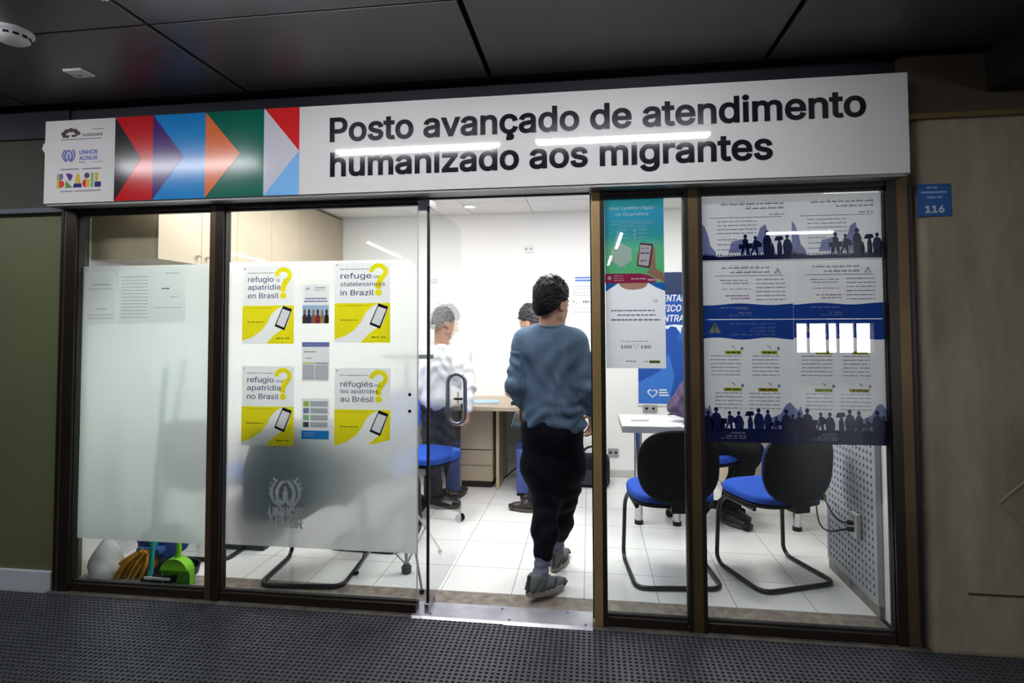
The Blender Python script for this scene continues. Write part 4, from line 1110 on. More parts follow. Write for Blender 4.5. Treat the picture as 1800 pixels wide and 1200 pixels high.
MB().tube(bez((-0.09, 0, 0.26), (-0.09, 0, 0.37), (0.09, 0, 0.37), (0.09, 0, 0.26), 14), 0.010, 8).build('handle', M_BLACK, bg, True)
cb = MB().tube(bez((-0.86, 2.50, 0.01), (-0.78, 2.30, -0.0), (-0.70, 2.25, 0.16), (-0.628, 2.10, 0.20), 18), 0.006, 8).build('cable', M_BLACK, None, True)
tag(cb, 'black cable running from under the desk to the blue case', 'cable')
# wall sockets, sign and banner on the back wall
def wall_box(name, x, z, w, h, label, dark=None):
    r = empty(name, (x, 2.629, z), label, 'socket' if 'socket' in name else 'plate')
    MB().box(-w/2, w/2, -0.012, 0.0, -h/2, h/2, 0.003).build('cover', M_WHITEPL if dark is None else dark, r)
    q = MB()
    for dx in (-0.25, 0.25): q.cyl((dx*w, -0.0125, 0), (dx*w, -0.0145, 0), 0.012, 12)
    q.build('socket_hole' if 'socket' in name else 'screw', M_BLACK if 'socket' in name else M_GREYPL, r)
wall_box('wall_socket', 0.214, 0.235, 0.10, 0.075, 'double black socket low on the back wall left of the table', M_GREYPL)
wall_box('wall_socket', 0.560, 0.655, 0.13, 0.07, 'grey socket strip on the back wall under the blue banner', M_GREYPL)
wall_box('wall_plate', -0.585, 2.19, 0.09, 0.075, 'small white blank plate high on the white back wall')
ps = empty('notice_board', (0.10, 2.628, 1.57), 'white wall notice with a blue heading strip behind the walking man', 'notice')
MB().box(-0.265, 0.265, -0.004, 0.0, 0, 0.36).build('board', mat('notice_white', (0.80, 0.81, 0.83), 0.4), ps)
NB = Vector((0.10, 2.628, 1.57))
MB().box(-0.235, 0.255, -0.0048, -0.0038, 0.295, 0.338).build('blue_heading', mat('notice_blue', rgb('4a80cf'), 0.4), ps)
q = MB()
for k, (a, b) in enumerate(((-0.26, 0.26), (-0.26, 0.22), (-0.26, 0.25), (-0.26, 0.10))): q.box(a, b, -0.0046, -0.004, 0.245-0.028*k, 0.249-0.028*k)
q.box(-0.26, 0.26, -0.0046, -0.004, 0.032, 0.035); q.build('small_lettering', mat('notice_grey', rgb('8b90ab'), 0.5), ps)
q = MB(); q.box(-0.235, 0.2, -0.0056, -0.005, 0.313, 0.322); q.build('heading_lettering', mat('notice_pale', (0.8, 0.85, 0.95), 0.5), ps)
NI = mat('notice_ink', rgb('55556a'), 0.5)
text('lettering', 'N', -0.26, -0.0046, 0.085, 0.028, NI, ps)
q = MB()
for k, (a, b) in enumerate(((-0.225, -0.21), (-0.16, -0.15), (-0.14, -0.125), (-0.115, -0.105), (-0.09, -0.07), (-0.05, -0.03))): q.box(a, b, -0.0046, -0.004, 0.085, 0.085+(0.006 if k == 0 else 0.024))
q.build('small_lettering', NI, ps)
bn = empty('banner', (0.79, 2.626, 0.70), 'tall dark blue banner with white lettering and a heart on the back wall', 'banner')
MB().box(-0.345, 0.325, -0.006, 0.0, -0.02, 1.25).build('board', mat('banner_white', (0.78, 0.78, 0.8), 0.4), bn)
def bmat(n, c): return mat('banner_'+n, rgb(c), 0.35)
def brect(nm, c, pts, k): MB().prism(pts, -0.0062-0.0004*k, -0.0058).build(nm, bmat(nm+c, c), bn)
brect('blue_field', '2350a4', [(-0.335, 0.0), (0.315, 0.0), (0.315, 1.24), (-0.335, 1.24)], 0)
brect('dark_heading', '23345f', [(-0.335, 1.03), (0.315, 1.03), (0.315, 1.24), (-0.335, 1.24)], 1)
brect('light_shape', '3d74c8', [(-0.335, 0.0), (-0.06, 0.0), (0.0, 0.25), (-0.05, 0.48), (-0.14, 0.30), (-0.335, 0.20)], 1)
brect('light_shape', '2f62b8', [(0.02, 0.62), (0.315, 0.40), (0.315, 0.72), (0.10, 0.76)], 1)
bw_ = bmat('white', 'e8edf8')
for s, z, wd, x in (('ENFRENTAMENTO', 0.965, 0.58, -0.272), ('TRÁFICO DE', 0.87, 0.42, -0.235), ('CONTRA', 0.775, 0.29, -0.20)):
    text('lettering', s, x, -0.0072, z, 0.060, bw_, bn, width=wd, bold=0.015, shear=0.2)
brect('white_brush_mark', 'e2e9f8', [(-0.10, 0.73), (-0.06, 0.70), (-0.03, 0.73), (0.02, 0.72), (0.06, 0.66), (0.07, 0.72), (0.12, 0.725), (0.14, 0.70), (0.15, 0.735), (0.0, 0.745)], 2)
q = MB()
for hh in heart_ring(-0.205, 0.10, 0.048, 0.95): q.poly([(x, -0.0072, z) for x, z in hh])
q.build('heart_mark', bw_, bn, recalc=False)
q = MB()
for k in range(3): q.box(-0.145, -0.075+0.01*k, -0.0072, -0.0066, 0.125-0.025*k, 0.137-0.025*k)
q.build('small_lettering', bw_, bn)

# white table with chrome legs
def table(cx, cy, w, d, label, legs):
    r = empty('table', (cx, cy, 0), label, 'table', 'white tables with chrome legs')
    MB().box(-w/2, w/2, -d/2, d/2, 0.70, 0.75, 0.004).build('table_top', mat('white_table_top', (0.72, 0.72, 0.71), 0.35), r)
    MB().box(-w/2-0.002, w/2+0.002, -d/2-0.002, d/2+0.002, 0.702, 0.745).build('edge_band', mat('grey_edge_band', (0.34, 0.33, 0.33), 0.45), r)
    for x in legs:
        lg = MB().cyl((x, 0.0, 0.03), (x, 0.0, 0.70), 0.028, 20).build('leg', M_CHROME, r, True)
        MB().cyl((x, 0.0, 0.0), (x, 0.0, 0.03), 0.031, 20).build('foot', M_BLACK, lg, True)
    MB().box(legs[0], legs[-1], -0.015, 0.015, 0.66, 0.70).build('rail', M_CHROME, r)
    return r
table(0.455, 1.405, 0.47, 0.50, 'white table with chrome legs behind the nearest blue visitor chair', (-0.11, 0.16))
table(1.66, 1.40, 0.66, 0.56, 'white table with a chrome leg near the partition, behind the second visitor chair', (-0.225, 0.22))
o = MB().box(-0.105, 0.105, -0.148, 0.148, 0, 0.002).build('paper_sheet', mat('office_paper', (0.8, 0.8, 0.79), 0.6)); o.location = (0.55, 1.32, 0.751); o.rotation_euler = (0, 0, -0.3)
tag(o, 'sheet of white paper on the white table', 'paper')
o = MB().cyl((-0.07, 0, 0.005), (0.06, 0.02, 0.005), 0.0045, 8).build('pen', M_GREYPL, None, True); o.location = (0.36, 1.33, 0.752); tag(o, 'grey pen lying on the white table', 'pen')
cbx = empty('low_cabinet', (1.55, 2.32, 0), 'beige low cabinet behind the seated person', 'cabinet')
MB().box(-0.40, 0.40, -0.20, 0.20, 0.05, 0.74, 0.003).build('body', M_BEIGE, cbx)
for k in (-1, 1):
    d = MB().box(-0.395 if k < 0 else 0.003, -0.003 if k < 0 else 0.395, -0.219, -0.2005, 0.06, 0.735, 0.002).build('door', M_BEIGE_LT, cbx)
    MB().box(-0.03*1 if k < 0 else 0.022, -0.022 if k < 0 else 0.03, -0.235, -0.219, 0.42, 0.54, 0.002).build('handle', M_CHROME, d)
MB().box(-0.38, 0.38, -0.18, 0.19, 0.0, 0.05).build('plinth', M_DARKWOOD, cbx)

# office chairs on castors
def office_chair(loc, rz, label, seat_z=0.46, back_h=0.38):
    r = empty('office_chair', loc, label, 'chair', 'office swivel chairs', rz=rz)
    for k in range(5):
        t = 2*PI*k/5+0.35; cx, cy = 0.29*math.cos(t), 0.29*math.sin(t)
        lg = MB().tube([(0.03*math.cos(t), 0.03*math.sin(t), 0.115), (0.16*math.cos(t), 0.16*math.sin(t), 0.10), (cx, cy, 0.078)], 0.02, 8, radii=[0.026, 0.021, 0.015]).build('leg', M_BLACK, r, True)
        q = MB()
        a = Vector((-math.sin(t), math.cos(t), 0))
        for s in (-1, 1): q.cyl(Vector((cx, cy, 0.028))+a*(s*0.024), Vector((cx, cy, 0.028))+a*(s*0.008), 0.028, 16)
        q.cyl((cx, cy, 0.05), (cx, cy, 0.078), 0.008, 8); q.build('castor', M_BLACK, lg, True)
    MB().cyl((0, 0, 0.10), (0, 0, 0.30), 0.028).cyl((0, 0, 0.30), (0, 0, seat_z-0.04), 0.016).build('gas_column', M_BLACKTUBE, r, True)
    s_ = cushion(seat_outline(0.235, 0.225), seat_z-0.03, seat_z+0.03, 0.008, 0.02).build('seat', M_BLUEFAB, r, True)
    cushion(seat_outline(0.23, 0.22), seat_z-0.05, seat_z-0.025, 0.0, 0.01).build('seat_shell', M_BLACK, s_, True)
    MB().prism([(-0.28, seat_z-0.05), (-0.05, seat_z-0.05), (-0.05, seat_z-0.035), (-0.255, seat_z-0.03), (-0.27, seat_z+0.22), (-0.29, seat_z+0.22)], -0.035, 0.035, 'x').build('back_bracket', M_BLACK, r)
    b_ = back_shell('backrest', M_BLACK, r, 0.215, back_h, seat_z+0.10-(0.38-back_h)*0.3, -0.235, 0.028, 0.06, 0.03, 2.7)
    back_shell('back_cushion', M_BLUEFAB, b_, 0.20, back_h-0.02, seat_z+0.11-(0.38-back_h)*0.3, -0.208, 0.03, 0.06, 0.03, 2.7)
    return r
office_chair((0.875, 1.55, 0), R(-135), 'office swivel chair under the seated person at the white table', 0.49, 0.22)
office_chair((-1.235, 1.38, 0), R(250), 'office swivel chair by the man in the white shirt, seen through the open glass door')

# perforated metal panel on the partition, with socket and flex
pf = empty('perforated_panel', (1.42, 0.50, 0.06), 'grey perforated metal panel on the partition beside the visitor chair', 'panel')
V = []; F = []; pz, hs = 0.0385, 0.0085
ny, nz = 14, 23
for j in range(nz):
    for i in range(ny):
        a = -0.27+i*pz; b = 0.02+j*pz; base = len(V)
        q = [(a, b), (a+pz, b), (a+pz, b+pz), (a, b+pz)]; c_ = (a+pz/2, b+pz/2)
        w_ = [(c_[0]-hs, c_[1]-hs), (c_[0]+hs, c_[1]-hs), (c_[0]+hs, c_[1]+hs), (c_[0]-hs, c_[1]+hs)]
        V += [(-0.022, u, v) for u, v in q]+[(-0.022, u, v) for u, v in w_]+[(-0.012, u, v) for u, v in w_]
        for k in range(4):
            l = (k+1) % 4
            F += [(base+k, base+4+k, base+4+l, base+l), (base+4+k, base+8+k, base+8+l, base+4+l)]
me = bpy.data.meshes.new('perforated_sheet'); me.from_pydata(V, [], F); me.update()
M_PERF = mat('grey_enamelled_steel', (0.40, 0.42, 0.46), 0.4)
link_mesh('perforated_sheet', me, M_PERF, pf)
y1_, z1_ = -0.27+ny*pz, 0.02+nz*pz
MB().box(-0.024, 0.002, -0.295, -0.27, 0, z1_+0.02).box(-0.024, 0.002, y1_, y1_+0.025, 0, z1_+0.02).box(-0.024, 0.002, -0.27, y1_, 0, 0.02).box(-0.024, 0.002, -0.27, y1_, z1_, z1_+0.02).build('panel_frame', M_PERF, pf)
MB().box(-0.011, 0.002, -0.27, y1_, 0.02, z1_).build('dark_backing', M_BLACK, pf)
MB().box(-0.018, 0.004, -0.295, y1_+0.025, -0.06, 0.0).build('stone_plinth', M_STONE, pf)
sk = empty('wall_socket', (1.396, 0.40, 0.385), 'white socket box on the perforated panel with two flexes plugged in', 'socket')
MB().box(-0.024, 0.0, -0.038, 0.038, -0.065, 0.065, 0.004).build('cover', M_WHITEPL, sk)
q = MB()
for z in (0.012, -0.022): q.cyl((-0.024, 0.0, z), (-0.052, 0.005, z), 0.012, 12)
q.build('plug', M_BLACK, sk, True)
MB().box(-0.0255, -0.0235, -0.02, 0.02, 0.038, 0.05).build('switch', M_GREYPL, sk)
q = MB()
q.tube(bez((1.345, 0.405, 0.397), (1.28, 0.42, 0.38), (1.30, 0.58, 0.47), (1.335, 0.75, 0.52), 16), 0.0042, 8)
q.tube(bez((1.345, 0.405, 0.363), (1.25, 0.43, 0.33), (1.27, 0.62, 0.24), (1.34, 0.80, 0.42), 16), 0.0042, 8)
o = q.build('flex', M_BLACK, None, True); tag(o, 'pair of black flexes looping from the white socket box', 'cable')

# tripod stand
tp = empty('tripod_stand', (-1.075, 0.42, 0), 'thin grey tripod stand behind the frosted pane beside the door', 'stand')
M_TRI = mat('grey_tripod_metal', (0.42, 0.43, 0.43), 0.35, 0.6)
MB().cyl((0, 0, 0.02), (0, 0, 1.25), 0.011, 14).build('pole', M_TRI, tp, True)
for k, (x, y) in enumerate(((-0.28, -0.06), (0.165, -0.235), (0.12, 0.30))):
    lg = MB().tube([(0, 0, 0.42), (x*0.55, y*0.55, 0.21), (x, y, 0.02)], 0.007, 8).build('leg', M_TRI, tp, True)
    MB().ell((x, y, 0.012), (0.014, 0.014, 0.012), 12).build('foot', M_BLACK, lg, True)
    MB().cyl((0, 0, 0.045), (x*0.55, y*0.55, 0.21), 0.005, 8).build('brace', M_TRI, lg, True)
MB().lathe([(0.012, 0.0), (0.028, 0.006), (0.030, 0.035), (0.013, 0.055)], seg=16).build('hub', mat('dark_hub', (0.03, 0.045, 0.04), 0.5), tp, True)
MB().lathe([(0.012, 0.39), (0.024, 0.40), (0.024, 0.44), (0.012, 0.45)], seg=16).build('collar', M_BLACK, tp, True)
MB().box(-0.16, 0.16, -0.012, 0.012, 1.25, 1.275).build('top_bar', M_TRI, tp)

# cleaning things on the floor behind the left pane
M_GREEN = mat('lime_green_plastic', (0.20, 0.56, 0.015), 0.35)
M_GREEN2 = mat('green_plastic_scoop', (0.085, 0.40, 0.012), 0.4)
dp = empty('dustpan', (-2.305, 0.11, 0), 'lime green dustpan standing on its lip against the left pane', 'dustpan')
def dome(z): # half width of the pan at height z
    return 0.088*(1.0 if z < 0.075 else math.sqrt(max(0.0, 1-((z-0.075)/0.078)**2)))
zs = [0.0, 0.03, 0.06, 0.09, 0.11, 0.125, 0.138, 0.147, 0.152]
outl = [(-dome(z), z) for z in zs]+[(dome(z), z) for z in zs[::-1]]
MB().prism(outl, 0.028, 0.034).build('back_plate', M_GREEN2, dp)
# hood: curved rim that deepens towards the handle
m = MB()
edge = outl; n = len(edge); A = []; B = []
for x, z in edge:
    dpt = 0.036 if z < 0.06 else 0.036+0.02*min(1, (z-0.06)/0.05)
    A.append(m.bm.verts.new((x, 0.034, z))); B.append(m.bm.verts.new((x*0.97, 0.034-dpt, z)))
for i in range(n-1): m.bm.faces.new((A[i], A[i+1], B[i+1], B[i]))
# sloping hood over the upper part
hood = [m.bm.verts.new((x*0.97, -0.022+0.002, z)) for x, z in edge if z >= 0.09]
m.bm.faces.new(hood)
o = m.build('hood', M_GREEN, dp); sm = o.modifiers.new('t', 'SOLIDIFY'); sm.thickness = 0.004
MB().tube([(0, 0.012, 0.145), (0.002, 0.014, 0.18), (0.0, 0.016, 0.235), (-0.003, 0.016, 0.255)], 0.012, 12, radii=[0.020, 0.014, 0.013, 0.010]).build('handle', M_GREEN, dp, True)
mp = empty('mop', (-2.60, 0.20, 0), 'ochre string mop head with a teal handle behind the left pane', 'mop')
q = MB(); rnd = random.Random(3)
for k in range(60):
    x = rnd.uniform(-0.11, 0.09); a = Vector((x*0.35+0.03, rnd.uniform(-.02, .05), 0.13+rnd.uniform(-.01, .02)))
    e_ = Vector((x*1.15-0.03, rnd.uniform(-0.075, 0.06), 0.008))
    mid = (a+e_)/2+Vector((x*0.35, -0.02, 0.02))
    q.tube(bez(a, mid, (mid+e_)/2, e_, 6), 0.007, 5)
q.build('strings', mat('ochre_mop_string', (0.50, 0.25, 0.02), 0.8, noise=(30, (0.36, 0.18, 0.01), 0.8)), mp, True)
MB().box(-0.04, 0.11, 0.0, 0.06, 0.115, 0.155, 0.01).build('clamp', mat('blue_mop_clamp', (0.03, 0.09, 0.30), 0.5), mp, True)
M_TEALP = mat('teal_handle', (0.02, 0.32, 0.30), 0.4)
MB().cyl((0.06, 0.03, 0.14), (0.16, 0.12, 1.25), 0.0115, 12).build('handle', M_TEALP, mp, True)
sq = empty('squeegee', (-2.475, 0.12, 0), 'teal floor squeegee pole reaching the floor beside the dustpan', 'squeegee')
MB().cyl((0, 0, 0.02), (-0.01, 0.10, 1.20), 0.014, 14).build('handle', M_TEALP, sq, True)
MB().box(-0.05, 0.06, -0.012, 0.012, 0.0, 0.028, 0.004).build('blade', M_BLACK, sq)
tr = empty('tray', (-2.40, 0.23, 0), 'black shallow tray on the floor behind the green dustpan', 'tray')
MB().lathe([(0.10, 0.0), (0.115, 0.004), (0.125, 0.045), (0.118, 0.045), (0.108, 0.01), (0.02, 0.008)], seg=28).build('pan', M_BLACK, tr, True)
MB().box(-0.10, 0.06, -0.128, -0.120, 0.025, 0.04, 0.002).build('rim_highlight', mat('pale_strip', (0.5, 0.5, 0.52), 0.4), tr)  # pale strip paints the white highlight on the tray
bl = empty('bucket', (-2.60, 0.36, 0), 'grey bucket draped with a crumpled blue cloth behind the mop', 'bucket')
MB().lathe([(0.09, 0.0), (0.115, 0.20), (0.122, 0.205), (0.112, 0.20), (0.085, 0.01)], seg=28).build('bucket', mat('grey_bucket', (0.25, 0.26, 0.28), 0.5), bl, True)
m = MB(); rings = []
for j in range(7):
    z = 0.235-j*0.026; rr = 0.04+0.09*min(1, j/2)
    rings.append([m.bm.verts.new((rr*(1+0.08*math.sin(5*t+j))*math.cos(t), rr*(1+0.08*math.sin(5*t+j))*math.sin(t), z+0.01*math.sin(3*t+j))) for t in [2*PI*k/24 for k in range(24)]])
for j in range(6):
    for k in range(24): m.bm.faces.new((rings[j][k], rings[j][(k+1) % 24], rings[j+1][(k+1) % 24], rings[j+1][k]))
m.bm.faces.new(rings[0]); m.build('cloth', mat('blue_cloth', (0.025, 0.06, 0.2), 0.8, bump=(50, 0.3)), bl, True)
wb_ = empty('plastic_bag', (-2.79, 0.16, 0), 'translucent white plastic bag in the left corner behind the pane', 'bag')
m = MB(); rings = []
for j in range(9):
    z = j*0.027; rr = (0.075, .085, .088, .085, .08, .07, .058, .04, .018)[j]
    rings.append([m.bm.verts.new((rr*(1+0.07*math.sin(4*t+j*1.3))*math.cos(t), rr*(1+0.07*math.sin(3*t-j))*math.sin(t), z)) for t in [2*PI*k/24 for k in range(24)]])
for j in range(8):
    for k in range(24): m.bm.faces.new((rings[j][k], rings[j][(k+1) % 24], rings[j+1][(k+1) % 24], rings[j+1][k]))
m.bm.faces.new(rings[0][::-1]); m.bm.faces.new(rings[-1]); m.build('bag_body', mat('white_bag_film', (0.66, 0.67, 0.66), 0.35), wb_, True)
MB().tube(bez((-0.01, 0, 0.21), (-0.03, 0.01, 0.25), (0.02, 0, 0.265), (0.03, 0.02, 0.23), 8), 0.008, 6).build('knot', MATS['white_bag_film'], wb_, True)
bx = empty('storage_box', (-2.25, 0.75, 0), 'dark storage box on the floor under the film of the left pane', 'box')
MB().box(-0.16, 0.16, -0.14, 0.14, 0.0, 0.26, 0.006).build('body', mat('dark_box_plastic', (0.012, 0.022, 0.022), 0.5), bx)
MB().box(-0.165, 0.165, -0.145, 0.145, 0.26, 0.29, 0.006).build('lid', mat('dark_box_lid', (0.02, 0.03, 0.03), 0.4), bx)

# ------------------------------------------------------------------ people: smooth blended bodies
class Sdf:
    """field of blended tapered limbs and ellipsoids, meshed as ONE continuous surface"""
    def __init__(self): self.p = []
    def cap(self, a, b, ra, rb, k=0.03, flat=None, op='u'):
        a, b = np.array(a, float), np.array(b, float); self.p.append(('c', a, b, ra, rb, k, flat, op)); return self
    def ell(self, c, r, k=0.03, rot=None, op='u'):
        self.p.append(('e', np.array(c, float), np.array(r, float), rot, None, k, None, op)); return self
    def plane(self, pt, n, k=0.006): self.p.append(('p', np.array(pt, float), np.array(n, float), None, None, k, None, 'i')); return self
    def mesh(self, vox):
        lo = np.full(3, 1e9); hi = -lo
        for q in self.p:
            if q[0] == 'c' and q[7] == 'u':
                r = max(q[3], q[4])
                lo = np.minimum(lo, np.minimum(q[1], q[2])-r); hi = np.maximum(hi, np.maximum(q[1], q[2])+r)
            elif q[0] == 'e' and q[7] == 'u':
                r = q[2].max(); lo = np.minimum(lo, q[1]-r); hi = np.maximum(hi, q[1]+r)
        lo -= 3*vox; hi += 3*vox
        N = np.ceil((hi-lo)/vox).astype(int)+1
        F = np.full(N, 0.5, np.float32)
        ax = [lo[i]+vox*np.arange(N[i]) for i in range(3)]
        for q in self.p:
            t, op, k = q[0], q[7], q[5]
            if t == 'p':
                X, Y, Z = np.meshgrid(*ax, indexing='ij', sparse=True)
                d = (X-q[1][0])*q[2][0]+(Y-q[1][1])*q[2][1]+(Z-q[1][2])*q[2][2]
                F = np.maximum(F, d.astype(np.float32)); continue
            if t == 'c': pad = max(q[3], q[4])+k+3*vox; bl = np.minimum(q[1], q[2])-pad; bh = np.maximum(q[1], q[2])+pad
            else: pad = k+3*vox; m_ = q[2].max() if q[3] is not None else q[2]; bl = q[1]-m_-pad; bh = q[1]+m_+pad
            i0 = np.clip(np.floor((bl-lo)/vox).astype(int), 0, N-1); i1 = np.clip(np.ceil((bh-lo)/vox).astype(int)+1, 1, N)
            sl = tuple(slice(i0[i], i1[i]) for i in range(3))
            X, Y, Z = np.meshgrid(ax[0][sl[0]], ax[1][sl[1]], ax[2][sl[2]], indexing='ij')
            if t == 'c':
                a, b = q[1], q[2]; px, py, pz = X-a[0], Y-a[1], Z-a[2]; ab = b-a; sc = 1.0
                if q[6] is not None:
                    n, f = np.array(q[6][0], float), q[6][1]; n /= np.linalg.norm(n)
                    g = (px*n[0]+py*n[1]+pz*n[2])*(1/f-1); px, py, pz = px+g*n[0], py+g*n[1], pz+g*n[2]
                    ab = ab+n*(ab@n)*(1/f-1); sc = f
                h = np.clip((px*ab[0]+py*ab[1]+pz*ab[2])/max(ab@ab, 1e-9), 0, 1)
                d = np.sqrt((px-h*ab[0])**2+(py-h*ab[1])**2+(pz-h*ab[2])**2)-(q[3]+(q[4]-q[3])*h)
                if q[6] is not None: d = d*(0.5+0.5*sc)
            else:
                P = np.stack([X-q[1][0], Y-q[1][1], Z-q[1][2]], -1)
                if q[3] is not None: P = P@q[3]
                kk = np.sqrt(((P/q[2])**2).sum(-1)); k2 = np.sqrt(((P/q[2]**2)**2).sum(-1))
                d = kk*(kk-1)/np.maximum(k2, 1e-6)
            d = d.astype(np.float32); A = F[sl]
            if op == 'u':
                h = np.clip(0.5+0.5*(A-d)/k, 0, 1); F[sl] = A*(1-h)+d*h-k*h*(1-h)
            else:
                h = np.clip(0.5-0.5*(A+d)/k, 0, 1); F[sl] = A*(1-h)+(-d)*h+k*h*(1-h)
        return nets(F, lo, vox)
def nets(F, lo, vox):
    S = F < 0
    c = [S[i:S.shape[0]-1+i, j:S.shape[1]-1+j, k:S.shape[2]-1+k] for i in (0, 1) for j in (0, 1) for k in (0, 1)]
    anyv = c[0].copy(); allv = c[0].copy()
    for x in c[1:]: anyv |= x; allv &= x
    idx = np.argwhere(anyv & ~allv)
    vid = np.full(anyv.shape, -1, np.int64); vid[tuple(idx.T)] = np.arange(len(idx))
    offs = [(i, j, k) for i in (0, 1) for j in (0, 1) for k in (0, 1)]
    val = {o: F[idx[:, 0]+o[0], idx[:, 1]+o[1], idx[:, 2]+o[2]] for o in offs}
    acc = np.zeros((len(idx), 3)); cnt = np.zeros(len(idx))
    for o in offs:
        for d in range(3):
            if o[d] == 0:
                o2 = list(o); o2[d] = 1; o2 = tuple(o2)
                a, b = val[o], val[o2]; m = (a < 0) != (b < 0)
                t = np.where(m, a/np.where(m, a-b, 1), 0)
                p = np.tile(np.array(o, float), (len(idx), 1)); p[:, d] = t
                acc[m] += p[m]; cnt[m] += 1
    V = lo+vox*(idx+acc/np.maximum(cnt, 1)[:, None])
    Q = []
    for d in range(3):
        e1, e2 = [(1, 2), (2, 0), (0, 1)][d]
        A = S.take(range(S.shape[d]-1), d); B = S.take(range(1, S.shape[d]), d)
        E = np.argwhere(A != B)
        ok = (E[:, e1] > 0) & (E[:, e2] > 0) & (E[:, e1] < S.shape[e1]-1) & (E[:, e2] < S.shape[e2]-1)
        E = E[ok]
        def nb(a, b):
            q = E.copy(); q[:, e1] -= a; q[:, e2] -= b; return vid[tuple(q.T)]
        q = np.stack([nb(1, 1), nb(0, 1), nb(0, 0), nb(1, 0)], 1)
        ins = S[tuple(E.T)]
        q[~ins] = q[~ins][:, ::-1]; Q.append(q)
    Q = np.concatenate(Q); Q = Q[(Q >= 0).all(1)]
    return V, Q
def smooth_verts(V, Q, it=1, lam=0.5):
    for _ in range(it):
        acc = np.zeros_like(V); cnt = np.zeros(len(V))
        for a, b in ((0, 1), (1, 2), (2, 3), (3, 0)):
            np.add.at(acc, Q[:, a], V[Q[:, b]]); np.add.at(cnt, Q[:, a], 1)
            np.add.at(acc, Q[:, b], V[Q[:, a]]); np.add.at(cnt, Q[:, b], 1)
        V = V+(acc/np.maximum(cnt, 1)[:, None]-V)*lam
    return V
def vnormals(V, Q):
    n = np.cross(V[Q[:, 2]]-V[Q[:, 0]], V[Q[:, 3]]-V[Q[:, 1]]); out = np.zeros_like(V)
    for a in range(4): np.add.at(out, Q[:, a], n)
    return out/np.maximum(np.linalg.norm(out, axis=1), 1e-9)[:, None]
def sdf_obj(name, s, vox, material, parent, disp=None, sm=1):
    V, Q = s.mesh(vox); V = smooth_verts(V, Q, sm)
    if disp is not None: V = V+vnormals(V, Q)*disp(V)[:, None]
    me = bpy.data.meshes.new(name); me.from_pydata(V.tolist(), [], Q.tolist()); me.update()
    return link_mesh(name, me, material, parent, True)
def N3(v): v = np.array(v, float); return v/np.linalg.norm(v)
def frame(fwd, up=(0, 0, 1)):
    f = N3(fwd); r = N3(np.cross(f, up)); u = np.cross(r, f); return np.stack([r, f, u], 1)   # columns: right, forward, up
def head(s, c, fwd, up=(0, 0, 1), sc=1.0, neck_to=None, nr=0.056):
    Mx = frame(fwd, up); L = lambda x, y, z: np.array(c)+Mx@np.array((x, y, z))*sc; E = lambda *r: np.array(r)*sc
    if neck_to is not None: s.cap(L(0, -0.02, -0.07), neck_to, nr*sc, (nr+0.008)*sc, 0.03)
    s.ell(L(0, -0.012, 0.022), E(.074, .095, .098), 0.02, Mx); s.ell(L(0, 0.028, -0.045), E(.060, .066, .082), 0.03, Mx)
    s.cap(L(-.045, .0, -.075), L(0, .060, -.108), .022*sc, .024*sc, 0.02); s.cap(L(.045, .0, -.075), L(0, .060, -.108), .022*sc, .024*sc, 0.02)
    s.cap(L(-.036, .082, .014), L(.036, .082, .014), .010*sc, .010*sc, 0.015)
    for x in (-.031, .031): s.ell(L(x, .098, -.010), E(.017, .014, .010), 0.012, Mx, 's')
    for x in (-.031, .031): s.ell(L(x, .080, -.010), E(.013, .012, .010), 0.004, Mx)
    s.cap(L(0, .090, .0), L(0, .112, -.040), .008*sc, .012*sc, 0.012); s.ell(L(.012, .100, -.045), E(.009, .010, .008), 0.008, Mx); s.ell(L(-.012, .100, -.045), E(.009, .010, .008), 0.008, Mx)
    s.ell(L(0, .090, -.072), E(.024, .012, .006), 0.006, Mx); s.ell(L(0, .088, -.083), E(.021, .012, .007), 0.006, Mx)
    for x in (-1, 1):
        s.ell(L(.076*x, -.008, -.022), E(.010, .022, .033), 0.008, Mx); s.ell(L(.086*x, -.004, -.020), E(.006, .010, .016), 0.006, Mx, 's')
    return L, Mx
